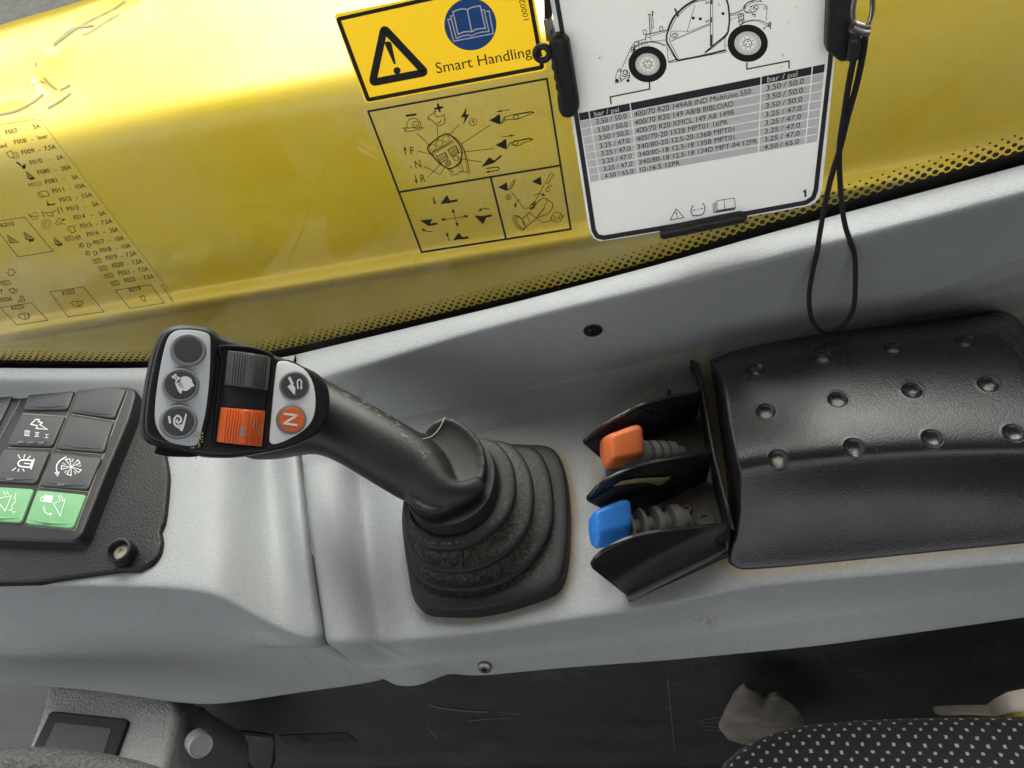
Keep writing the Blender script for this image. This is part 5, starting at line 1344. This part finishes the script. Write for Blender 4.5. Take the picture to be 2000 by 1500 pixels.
for dx, dy in ((0, 0), (283, -48)):
    O_([(x + dx, y + dy) for x, y in ((1167, 926), (1215, 900), (1240, 882), (1246, 900), (1252, 950), (1240, 955))])
S_([(1252, 948), (1298, 862), (1314, 870), (1282, 936)], 4, True); S_([(1563, 890), (1612, 805), (1636, 815), (1590, 890)], 4, True); S_([(1275, 958), (1385, 1100), (1445, 1100)], 4); S_([(1555, 905), (1476, 1045)], 4); S_([(1310, 870), (1262, 950)], 3)
p.arrow(zd(crom([(1358, 1026), (1335, 1038), (1318, 1060), (1316, 1090)], 3, False)), 5 * kd, 34 * kd, 26 * kd); p.arrow(zd(crom([(1472, 996), (1500, 980), (1530, 980), (1558, 995)], 3, False)), 5 * kd, 34 * kd, 26 * kd)
p.ring(zd([(1256, 1006)])[0], 24 * kd, 4 * kd); p.ring(zd([(1256, 1012)])[0], 10 * kd, 4 * kd); p.ring(zd([(1256, 996)])[0], 8 * kd, 3 * kd)
S_(crom([(1570, 950), (1580, 930), (1600, 935), (1598, 955), (1580, 962)], 3), 4, True); S_(crom([(1590, 930), (1595, 912), (1615, 910), (1618, 925)], 3, False), 4)
S_(crom([(1440, 1115), (1480, 1075), (1520, 1030), (1560, 1018), (1600, 1040), (1628, 1066), (1618, 1108), (1585, 1148), (1540, 1165), (1490, 1185)], 3, False), 5); S_([(1490, 1178), (1555, 1100), (1580, 1030)], 4); S_([(1502, 1170), (1560, 1100)], 4); S_([(1440, 1130), (1370, 1190)], 5); S_([(1500, 1180), (1415, 1245)], 5); S_([(1430, 1140), (1500, 1190), (1545, 1222), (1620, 1200)], 4); S_([(1440, 1115), (1470, 1065), (1482, 1045)], 6)
p.ring(zd([(1455, 1085)])[0], 18 * kd, 8 * kd); p.ring(zd([(1470, 1062)])[0], 14 * kd, 7 * kd)
for r, e in ((64, 30), (72, 36), (56, 24)): p.ring(zd([(1345 + (72 - r), 1222)])[0], r * kd, 5 * kd, 24, ry=e * kd, rot=.95)
S_([(1330, 1160), (1365, 1185)], 4); S_([(1378, 1275), (1418, 1255), (1415, 1238)], 4); S_([(1368, 1190), (1385, 1240)], 4); S_([(1410, 1155), (1432, 1215)], 4)
p.ring(zd([(1662, 1178)])[0], 42 * kd, 4 * kd); p.ring(zd([(1628, 1184)])[0], 16 * kd, 4 * kd, ry=22 * kd); p.ring(zd([(1662, 1186)])[0], 14 * kd, 4 * kd); p.ring(zd([(1695, 1172)])[0], 14 * kd, 4 * kd, ry=20 * kd)
for a, b in (((1655, 1135), (1650, 1122)), ((1690, 1145), (1698, 1135)), ((1605, 1180), (1615, 1180)), ((1606, 1190), (1616, 1190)), ((1710, 1165), (1722, 1163)), ((1710, 1174), (1722, 1172))): S_([a, b], 4)
tag(p.build('diagram_print', M['ink'], ds), kind='stuff')

# ------------------------------------------------------------------ fuse list sticker
zf_ = Z(0, 210, 3.125); kf = 1 / 3.125
fs_ = thing('fuse_sticker', GP((120, 450)), 'clear fuse list sticker with rows of codes and amps at the left', 'sticker')
mesh_obj('film', [GP(q, .0006) for q in zf_([(-300, 168), (205, 70), (252, 78), (1062, 1190), (1055, 1240), (-300, 1500)])], [tuple(range(6))], M['film'], fs_, 0)
p = Print(GP, .0012)
upv = (-11 * kf, -25 * kf)
def tx(s, a, b): p.text(s, zf_([a])[0], zf_([b])[0], upv, True)
for cde, a, b, amp, c, d in (('F007', (40, 165), (112, 151), '3A', (207, 132), (250, 124)), ('F008', (92, 225), (166, 211), 'leer', (235, 197), (296, 185)), ('F009', (137, 287), (214, 273), '7,5A', (275, 263), (346, 250)),
        ('F010', (188, 349), (263, 335), '3A', (350, 320), (393, 312)), ('F080', (234, 410), (308, 396), '20A', (378, 385), (438, 374)), ('F081', (280, 468), (352, 454), '3A', (444, 441), (483, 434)),
        ('F011', (325, 523), (394, 510), '10A', (468, 496), (525, 486)), ('F012', (370, 578), (440, 565), '15A', (509, 553), (568, 542)), ('F013', (414, 633), (483, 620), '5A', (568, 605), (608, 598)),
        ('F014', (456, 686), (524, 673), '5A', (610, 661), (649, 654)), ('F015', (496, 737), (564, 724), '7,5A', (624, 716), (690, 703)), ('F016', (536, 788), (606, 774), '20A', (675, 765), (726, 755)),
        ('F017', (576, 838), (641, 826), '10A', (709, 816), (762, 806)), ('F018', (616, 886), (683, 873), '10A', (749, 863), (802, 853)), ('F019', (653, 933), (720, 920), '7,5A', (775, 912), (838, 900)),
        ('F020', (691, 979), (758, 966), '7,5A', (812, 960), (873, 948)), ('F021', (728, 1025), (793, 1012), '7,5A', (849, 1005), (910, 994)), ('F022', (766, 1069), (831, 1057), '7,5A', (881, 1051), (943, 1040))):
    tx(cde, a, b); tx(amp, c, d); m = ((b[0] * .55 + c[0] * .45), (b[1] * .55 + c[1] * .45) - 8); p.stroke(zf_([(m[0] - 6, m[1] + 1), (m[0] + 7, m[1] - 1)]), 3 * kf)
for s_, a, b in (('MVCU', (183, 488), (258, 473)), ('used', (-24, 254), (45, 240)), ('K010', (10, 733), (90, 718)), ('K023', (386, 1147), (461, 1133)), ('K025', (76, 1237), (148, 1223)), ('B018', (792, 1127), (864, 1113)), ('F036', (8, 1190), (76, 1177)), ('F037', (-48, 1147), (24, 1134)), ('w', (-14, 190), (6, 186))): tx(s_, a, b)
tag(p.build('code_print', M['ink'], fs_), kind='stuff')
p = Print(GP, .0012)
def S2(pts, w=3, c=False): p.stroke(zf_(pts), w * kf * 1.35, c)
S2([(-60, 115), (205, 72), (250, 80), (1050, 1140)], 1.6)
for q in ([(-60, 702), (150, 670), (324, 877), (110, 912), (-40, 720)], [(305, 1126), (510, 1095), (635, 1247), (415, 1277)], [(0, 1222), (192, 1192), (291, 1299), (103, 1327)], [(703, 1115), (920, 1082), (1003, 1193), (793, 1227)]): S2(q, 2.6, True)
S2([(40, 275), (70, 264), (85, 310), (55, 300)], 3, True)
for d in (0, 12, 24): S2(crom([(78 + d, 270), (90 + d, 288), (90 + d, 312)], 3, False), 2.5)
S2([(98, 338), (106, 336), (130, 356)], 7); p.disc(zf_([(146, 362)])[0], 13 * kf, ry=13 * kf); S2([(158, 340), (140, 370)], 3)
for q in ([(160, 390), (210, 430), (172, 432)], [(45, 778), (112, 822), (62, 826)], [(145, 760), (210, 802), (160, 806)], [(328, 795), (380, 832), (340, 836)]): S2(q, 4, True); c = np.mean(np.array(q), axis=0); S2([tuple(c + (np.array(x) - c) * .45) for x in q], 3, True)
for q in ((194, 436), (190, 814), (362, 840)): S2([(q[0] - 14, q[1]), (q[0] + 16, q[1] - 4)], 10)
S2(rcorner([(228, 520), (285, 508), (302, 538), (245, 548)], 8), 3, True); S2([(240, 525), (272, 545)], 3)
p.poly(zf_([(285, 568), (292, 575), (300, 590), (338, 584), (340, 592), (290, 600)]))
p.ring(zf_([(212, 662)])[0], 22 * kf, 2.5 * kf); S2([(172, 650), (195, 672)], 4); S2([(195, 668), (205, 660), (215, 668), (228, 660)], 2.5)
S2([(255, 632), (268, 668)], 4); S2([(268, 640), (318, 640), (325, 662), (300, 662)], 3, True); S2([(318, 645), (345, 625)], 3); S2([(350, 610), (362, 650)], 4); S2([(368, 606), (385, 640)], 4)
p.ring(zf_([(282, 710)])[0], 19 * kf, 2.5 * kf); p.text('P', zf_([(276, 718)])[0], zf_([(288, 716)])[0], (-4 * kf, -16 * kf)); p.ring(zf_([(284, 710)])[0], 30 * kf, 2 * kf)
S2([(338, 708), (358, 675), (388, 690)], 3, True); S2([(380, 685), (398, 682)], 5); S2([(345, 718), (370, 708), (398, 712)], 3)
S2([(420, 728), (448, 722), (462, 758), (436, 764)], 3, True)
for a, b in (((402, 735), (414, 740)), ((405, 750), (420, 750)), ((455, 718), (464, 714)), ((410, 722), (420, 726))): S2([a, b], 2.5)
def lamp(x, y, r=0):
    for d in (0, 8, 16, 24): S2([(x + d * .55, y + d), (x + 28 + d * .55, y - 6 + d)], 2.6)
    S2(crom([(x + 34, y - 8), (x + 52, y - 6), (x + 60, y + 10), (x + 50, y + 18)], 3), 2.8, True)
for x, y in ((388, 792), (560, 930), (595, 975), (630, 1020), (668, 1066)): lamp(x, y)
S2([(455, 795), (495, 785)], 3); p.ring(zf_([(475, 790)])[0], 12 * kf, 3 * kf)
for a, b in (((462, 805), (455, 812)), ((480, 805), (482, 814)), ((492, 800), (502, 806))): S2([a, b], 2.5)
for x, y in ((490, 838), (528, 886)):
    for o_ in (0, 42): S2(crom([(x + o_, y - 8), (x + o_ + 16, y - 4), (x + o_ + 20, y + 10), (x + o_ + 6, y + 14)], 3), 3, True)
    for d in (0, 8, 16): S2([(x - 8, y - 2 + d), (x + 2, y - 4 + d)], 2.2); S2([(x + 64, y - 10 + d), (x + 72, y - 12 + d)], 2.2)
S2(crom([(436, 1192), (460, 1182), (505, 1188), (490, 1210), (462, 1215)], 3), 3, True); S2([(470, 1190), (492, 1222)], 3)
S2(crom([(112, 1272), (140, 1255), (180, 1262), (170, 1290), (135, 1290)], 3), 3, True); S2([(145, 1258), (160, 1292)], 3); S2([(170, 1255), (178, 1290)], 3)
S2([(850, 1155), (878, 1148), (890, 1180), (868, 1178), (862, 1160)], 3, True)
p.ring(zf_([(68, 1006)])[0], 20 * kf, 3 * kf, 8)
for k in range(6): a = k * math.pi / 3; S2([(68 + 22 * math.cos(a), 1006 + 18 * math.sin(a)), (68 + 30 * math.cos(a), 1006 + 25 * math.sin(a))], 3)
S2(rcorner([(0, 1064), (50, 1055), (68, 1078), (18, 1086)], 6), 3, True); S2([(8, 1078), (18, 1064), (26, 1078), (36, 1062), (44, 1076)], 2.5)
S2([(55, 1110), (80, 1102), (88, 1134), (68, 1130)], 3, True); S2([(88, 1104), (98, 1130)], 2.5); S2([(98, 1104), (108, 1130)], 2.5)
S2([(120, 1152), (138, 1150), (152, 1180), (112, 1186), (110, 1178), (136, 1172), (120, 1152)], 3)
p.text('1000344082_02', zf_([(1050, 1190)])[0], zf_([(978, 1082)])[0], (4, -2.5))
tag(p.build('symbol_print', M['ink'], fs_), kind='stuff')

# ------------------------------------------------------------------ tyre pressure board
YBD = YG - .016
BP = PY(YBD); zk = Z(1040, 0, 2.9412); kk_ = 1 / 2.9412
bd = thing('tyre_pressure_board', BP((1380, 250)), 'white board with a handler drawing and a table of tyre pressures', 'board')
ol = zk([(70, -170), (100, 0), (222, 680), (325, 1325), (345, 1368), (385, 1390), (1000, 1290), (1595, 1183), (1645, 1152), (1664, 1095), (1735, 380), (1782, -170)])
slab('board_sheet', [BP(q) for q in resample(rcorner(ol, 6), 150)], (0, -1, 0), .003, M['board'], bd, r=.0006, seg=2)
p = Print(BP, .0004)
p.stroke(zk(rcorner([(112, -170), (140, 0), (178, 225), (255, 690), (352, 1325), (372, 1358), (408, 1366), (1000, 1268), (1570, 1164), (1612, 1138), (1628, 1090), (1708, 380), (1752, -170)], 10)), 27 * kk_, False)
p.build('border_print', M['boardink'], bd)
TQ = homog(zk([(263, 652), (1683, 367), (1637, 815), (332, 1048)]))
p = Print(BP, .0004)
cu = [0, .046, .222, .754, .951, 1]
hv = .098
for a, b in zip(cu, cu[1:]): p.poly([TQ(*x) for x in ((a + .0022, 0), (b - .0022, 0), (b - .0022, hv), (a + .0022, hv))])
p.build('header_print', M['boardink'], bd)
p = Print(BP, .0004); rh = (1 - hv) / 8
for r in range(8):
    for a, b in zip(cu, cu[1:]): 
        v0, v1 = hv + r * rh + .008, hv + (r + 1) * rh - .002
        p.poly([TQ(*x) for x in ((a + .0022, v0), (b - .0022, v0), (b - .0022, v1), (a + .0022, v1))])
p.build('cell_print', M['boardgrey'], bd)
p = Print(BP, .0008); pw2 = Print(BP, .0008)
def cell(pr, s_, u0, u1, v, cap=.068, bold=False):
    a, b = TQ(u0, v), TQ(u1, v); t = TQ((u0 + u1) / 2, v - cap); m = TQ((u0 + u1) / 2, v)
    pr.text(s_, a, b, (t[0] - m[0], t[1] - m[1]), bold)
desc = ['400/70 R20 149A8 IND Multiuise 550', '400/70 R20 149 A8/B BIBLOAD', '400/70 R20 XMCL 149 A8 149B', '405/70-20 152B MPT01 16PR', '340/80-20 12.5-20 136B MPT01', '340/80-18 12.5-18 135B MPT01', '340/80-18 12.5-18 134D MPT-04 12PR', '10-16.5 12PR']
ends = [.716, .645, .648, .622, .649, .650, .748, .412]
val = ['3.50 / 50.0'] * 3 + ['3.25 / 47.0'] * 4 + ['4.50 / 65.0']
for r in range(8):
    v = hv + (r + .80) * rh
    cell(p, val[r], .069, .202, v); cell(p, desc[r], .232, ends[r], v); cell(p, val[r], .776, .922, v)
cell(pw2, 'bar / psi', .066, .173, .080, .062, True); cell(pw2, 'bar / psi', .778, .896, .080, .062, True)
p.stroke(zk([(1553, 1104), (1564, 1098)]), 2.6); p.text('1', zk([(1562, 1132)])[0], zk([(1574, 1130)])[0], (-.5, -14), True)
tag(p.build('table_lettering', M['ink'], bd), kind='stuff'); tag(pw2.build('header_lettering', M['white'], bd), kind='stuff')
p = Print(BP, .0006)
p.stroke(zk([(672, 472), (673, 512), (447, 557), (452, 600)]), 2.6); p.stroke(zk([(1231, 358), (1232, 397), (1474, 350), (1474, 394)]), 2.6)
p.stroke(zk(rcorner([(826, 1200), (790, 1264), (870, 1250)], 3)), 1.6, True); p.stroke(zk([(825, 1217), (829, 1238)]), 1.8); p.disc(zk([(831, 1247)])[0], 1.1)
for s0 in ([(925, 1180), (912, 1200), (914, 1225), (925, 1242)], [(975, 1168), (990, 1185), (988, 1212), (978, 1232)]): p.stroke(zk(crom(s0, 3, False)), 1.8)
p.stroke(zk([(922, 1238), (950, 1240), (980, 1230)]), 1.4)
for x in (925, 940, 955, 970): p.disc(zk([(x, 1240 - (x - 925) * .12)])[0], 1.3)
p.arrow(zk([(918, 1208), (936, 1206)]), .9, 3.6, 3.2); p.arrow(zk([(982, 1196), (964, 1200)]), .9, 3.6, 3.2); p.disc(zk([(950, 1203)])[0], 1.2)
for pts in ([(1058, 1155), (1100, 1146), (1160, 1138), (1166, 1192), (1105, 1202), (1062, 1208)], [(1050, 1160), (1055, 1214), (1166, 1196)], [(1043, 1164), (1048, 1218), (1164, 1200)], [(1036, 1168), (1040, 1222), (1162, 1204)]): p.stroke(zk(pts), 1.1, len(pts) > 3)
p.stroke(zk([(1100, 1146), (1105, 1202)]), 1.2)
tag(p.build('symbol_print', M['ink'], bd), kind='stuff')
zv = Z(1150, 0, 4.8781); kv = 1 / 4.8781
tyr = [((560, 612), 182, 170), ((1514, 412), 192, 176)]
for c, a, b in tyr:
    p = Print(BP, .0004); p.ring(zv([c])[0], (a - 33) * kv, 66 * kv, 40, ry=(b - 31) * kv); p.build('tyre_print', M['ink'], bd)
p = Print(BP, .0010)
def V2(pts, w=5, c=False): p.stroke(zv(pts), w * kv, c)
for c, a, b in tyr:
    for k, w in ((.60, 4), (.54, 3), (.49, 3), (.42, 3), (.20, 7)): p.ring(zv([c])[0], a * k * kv, w * kv, 26, ry=b * k * kv)
    for k in range(8): t = k * math.pi / 4 + .3; p.disc(zv([(c[0] + a * .29 * math.cos(t), c[1] + b * .29 * math.sin(t))])[0], 6 * kv, 6)
    for k in range(3): t = k * 2.1 + .5; p.disc(zv([(c[0] + a * .1 * math.cos(t), c[1] + b * .1 * math.sin(t))])[0], 7 * kv, 6)
V2(crom([(755, 285), (800, 180), (860, 110), (930, 50), (1010, 5), (1060, -12)], 4, False), 20); V2(crom([(775, 290), (820, 190), (880, 120), (950, 60), (1020, 18), (1120, 0)], 4, False), 6)
V2([(760, 285), (742, 330), (742, 400), (845, 580)], 16); V2([(782, 300), (770, 395), (858, 560)], 5)
V2([(1160, 0), (1158, 440)], 8); V2([(1180, -5), (1182, 430)], 5); V2([(1170, 330), (1168, 440)], 14); V2([(1170, 0), (1170, 40)], 12); V2([(1168, 165), (1168, 215)], 12)
V2(crom([(1312, -5), (1330, 60), (1340, 180), (1332, 260), (1310, 330), (1180, 440), (1110, 500)], 4, False), 17); V2(crom([(1325, 290), (1315, 340), (1190, 450), (1100, 510)], 4, False), 5)
V2([(850, 575), (1000, 548), (1150, 515), (1300, 478)], 17); V2([(760, 600), (1310, 495)], 6); V2([(760, 590), (850, 560)], 10)
V2([(780, 395), (930, 330), (1158, 235)], 5); V2([(785, 385), (1158, 225)], 3); V2([(935, 305), (1010, 50)], 5); V2([(785, 300), (880, 295), (935, 305), (1158, 222)], 4)
p.ring(zv([(818, 338)])[0], 30 * kv, 6 * kv, ry=22 * kv, rot=-.4); p.ring(zv([(818, 338)])[0], 14 * kv, 5 * kv)
for c in ((995, 172), (1062, 180), (1278, 130)): p.disc(zv([c])[0], 15 * kv)
V2(rcorner([(1110, 26), (1140, 12), (1150, 26), (1120, 38)], 6), 6, True); V2(rcorner([(1110, 202), (1140, 188), (1150, 202), (1120, 214)], 6), 6, True)
V2([(742, 400), (758, 590)], 5); V2([(742, 450), (845, 585)], 4); V2([(755, 285), (600, 318), (545, 330)], 9); V2([(742, 300), (590, 345)], 5); V2([(735, 380), (600, 395), (585, 350)], 4)
V2([(575, 140), (585, 340)], 8); V2([(590, 140), (600, 320)], 4); V2(rcorner([(592, 175), (612, 172), (614, 268), (598, 270)], 5), 6, True); V2([(600, 110), (610, 112), (604, 160)], 12); V2([(562, 140), (590, 135)], 8)
V2(rcorner([(515, 290), (545, 282), (548, 325), (522, 330)], 5), 6, True); V2(rcorner([(675, 260), (690, 250), (705, 258), (705, 295), (680, 298)], 5), 7, True); V2([(818, 80), (852, 160)], 16); V2([(845, 95), (860, 150)], 5); V2([(545, 330), (540, 385)], 8); V2([(550, 350), (590, 360)], 6)
V2([(545, 372), (440, 398), (405, 450), (320, 640)], 6); V2([(590, 360), (600, 395), (520, 405), (440, 440)], 5); V2(crom([(420, 470), (480, 420), (570, 398), (660, 405), (735, 435)], 3, False), 8); V2(crom([(450, 455), (520, 415), (620, 405), (720, 440)], 3, False), 4); V2([(400, 460), (440, 440), (420, 500)], 8)
rnd = random.Random(2)
for (x0, y0, x1, y1, n_) in ((450, 400, 560, 420, 8), (400, 440, 450, 480, 10), (430, 430, 600, 440, 8), (300, 660, 400, 780, 22), (1430, 130, 1490, 210, 12), (1480, 60, 1600, 150, 16), (1700, 210, 1740, 270, 9), (1640, 235, 1730, 260, 6)):
    for _ in range(n_):
        x, y = rnd.uniform(x0, x1), rnd.uniform(y0, y1); V2([(x, y), (x + rnd.gauss(0, 14), y + rnd.gauss(0, 14))], rnd.uniform(3, 8))
V2(rcorner([(280, 660), (310, 655), (300, 780), (252, 795), (262, 700)], 6), 5, True); p.ring(zv([(292, 672)])[0], 14 * kv, 6 * kv); p.disc(zv([(268, 768)])[0], 18 * kv); p.ring(zv([(350, 690)])[0], 22 * kv, 8 * kv); p.disc(zv([(372, 770)])[0], 14 * kv); V2([(320, 720), (390, 740), (385, 690)], 7); V2([(310, 780), (340, 740), (390, 770)], 6)
V2(crom([(1335, 135), (1400, 125), (1470, 90), (1490, 60)], 3, False), 9); V2([(1340, 150), (1420, 140)], 5); V2([(1345, 195), (1415, 160)], 4); V2([(1490, 110), (1540, 120)], 7)
V2(crom([(1470, 75), (1500, 35), (1560, 5), (1620, -2), (1650, 20)], 3, False), 9); V2(crom([(1490, 80), (1520, 45), (1570, 20), (1640, 15)], 3, False), 5); V2(crom([(1480, 78), (1510, 30), (1580, 10)], 3, False), 4)
V2([(1540, 110), (1545, 60), (1600, 40), (1680, 45), (1700, 70), (1690, 195)], 5); p.ring(zv([(1680, 75)])[0], 13 * kv, 5 * kv); p.ring(zv([(1598, 70)])[0], 18 * kv, 7 * kv); V2([(1545, 120), (1590, 110), (1600, 80)], 8); p.ring(zv([(1580, 150)])[0], 10 * kv, 4 * kv)
V2(rcorner([(1420, 135), (1470, 125), (1480, 200), (1440, 245)], 4), 7, True); V2([(1430, 160), (1478, 150)], 5); V2([(1432, 185), (1480, 175)], 5)
V2(crom([(1440, 245), (1500, 205), (1580, 190), (1660, 205), (1735, 250)], 3, False), 7); V2(crom([(1470, 222), (1540, 200), (1620, 205), (1725, 262)], 3, False), 4); V2([(1735, 210), (1728, 270), (1740, 270)], 8)
V2(crom([(1330, 300), (1300, 360), (1298, 470), (1320, 490)], 3, False), 5); V2([(1308, 430), (1310, 440)], 10); V2([(378, 565), (385, 575)], 8); V2([(352, 600), (356, 606)], 6)
p.build('handler_drawing', M['ink'], bd)
# brown spots on the board
p = Print(BP, .0005); rnd = random.Random(21)
for x, y, n_, s_ in ((105, 550, 16, 16), (1242, 35, 8, 8), (1850, 530, 8, 9), (1900, 212, 6, 7), (1835, 640, 5, 7), (712, 158, 3, 5), (1790, 345, 3, 5), (1975, 65, 4, 6)):
    for _ in range(n_): p.disc(zv([(x + rnd.gauss(0, s_ * .6), y + rnd.gauss(0, s_))])[0], rnd.uniform(.3, 1.0), 7)
tag(p.build('brown_spots', mat('brown_stain', (.46, .38, .28), .8), bd), kind='stuff')

# ------------------------------------------------------------------ black clips that hold the board
def clip(lab, px, off, depth, extra=None):
    th = thing('board_clip', PY(YBD - off)(px[0]), lab, 'clip', 'black clips gripping the board')
    slab('jaw', [PY(YBD - off)(q) for q in resample(px, 110)], (0, -1, 0), depth, M['clip'], th, r=.0028, seg=5, smooth=60)
    return th
M['clip'] = mat('matt_black_clip', (.016, .016, .017), .5, noise=(800, .2, .0003), specks=.3)
left = zk(rcorner([(105, 222), (150, 212), (180, 216), (212, 250), (268, 600), (268, 635), (240, 678), (205, 690), (170, 682), (150, 650), (140, 575), (148, 545), (128, 520), (136, 488), (118, 465), (126, 430), (106, 405), (112, 378), (98, 330), (92, 260)], 8))
c1_ = clip('black ribbed clip with an eyelet on the left edge of the board', left, .006, .020)
bm = bmesh.new(); PL = PY(YBD - .005); ctr = PL(zk([(57, 306)])[0])
R_ = [ctr + Vector((math.cos(t), 0, math.sin(t))) * .0036 for t in [2 * math.pi * k / 28 for k in range(29)]]
tube_bm(bm, R_, .0017, 12); bm_obj('eyelet', bm, M['clip'], c1_)
up = zk(rcorner([(60, -120), (95, -120), (108, 40), (112, 108), (68, 122)], 6))
c0_ = clip('black clip end above the eyelet clip, on a grey spring bracket', up, .001, .012)
slab('spring_bracket', [PY(YBD + .004)(q) for q in resample(zk(rcorner([(62, 118), (108, 108), (118, 150), (120, 240), (80, 240)], 4)), 50)], (0, -1, 0), .004, mat('grimy_grey_metal', (.25, .23, .19), .5, var=.35), c0_, r=.0008)
right = zk(rcorner([(1708, -120), (1848, -120), (1850, 40), (1836, 80), (1848, 130), (1832, 180), (1842, 215), (1828, 260), (1834, 310), (1826, 345), (1808, 364), (1772, 366), (1690, 302), (1690, 260)], 8))
c2_ = clip('black clip on the right edge of the board beside the cord', right, .008, .022)
bot = zk(rcorner([(760, 1328), (1000, 1278), (1200, 1240), (1238, 1252), (1234, 1288), (1000, 1338), (752, 1388), (732, 1378), (735, 1335)], 8))
c3_ = clip('short black clip under the lower edge of the board', bot, .005, .018)

# ------------------------------------------------------------------ split ring and cord loop
zr = Z(1500, 0, 2.344)
rg = bmesh.new(); ctr = zr([(432, 30)])[0]; PR = PY(YBD - .014)
pts = [(432 + 44 * math.cos(t), 40 + 118 * math.sin(t)) for t in [2 * math.pi * k / 40 for k in range(41)]]
P = [PR(q) + Vector((0, .004 * math.sin(k / 40 * 2 * math.pi), 0)) for k, q in enumerate(zr(pts))]
for d in (0, .0013): tube_bm(rg, [p + Vector((0, -d, d * .6)) for p in P], .0010, 8, cap=False)
o = bm_obj('split_ring', rg, M['metal'], None, 60); tag(o, 'worn steel split ring hanging beside the right clip', 'key ring')
cdl = thing('cord_loop', PR(zr([(440, 150)])[0]), 'black braided cord loop hanging from the steel ring down behind the armrest cover', 'cord')
def cpt(q):
    a = PY(YBD - .012)(q)
    s_ = RS(q, .0022)
    return s_ if (s_ - CAM).length < (a - CAM).length else a
A = zr([(448, 130), (446, 160), (435, 250), (403, 400), (366, 530), (330, 680), (292, 800), (258, 950), (232, 1100), (207, 1230), (189, 1330), (190, 1410), (205, 1475), (240, 1515), (280, 1530)])
B = zr([(405, 150), (398, 200), (393, 265), (370, 380), (346, 540), (326, 680), (331, 850), (346, 1000), (370, 1090), (395, 1160), (400, 1250), (396, 1390), (372, 1455), (330, 1500), (290, 1525)])
for L_, nm in ((A, 'cord_strand'), (B, 'cord_strand')):
    pts = [cpt(q) for q in crom(L_, 8, False)]
    for _ in range(6): pts = [pts[0]] + [(pts[i - 1] + pts[i] * 2 + pts[i + 1]) / 4 for i in range(1, len(pts) - 1)] + [pts[-1]]
    bm = bmesh.new(); n_ = len(pts); tube_bm(bm, pts, .00155, 10); bm_obj(nm, bm, M['cord'], cdl, 180)
q = zr([(408, 105), (402, 150), (400, 180), (394, 230), (388, 270)])
bm = bmesh.new(); tube_bm(bm, [PY(YBD - .013)(x) for x in crom(q, 5, False)], lambda t: .0028 if t > .45 else .0022, 12); bm_obj('cord_ferrule', bm, M['clip'], cdl, 60)
bm = bmesh.new(); tube_bm(bm, [PY(YBD - .014)(x) for x in zr([(385, 118), (405, 128), (440, 140), (462, 138)])], .0028, 12); bm_obj('swivel', bm, M['metal'], cdl, 60)
bpy.data.objects.remove(_fo)
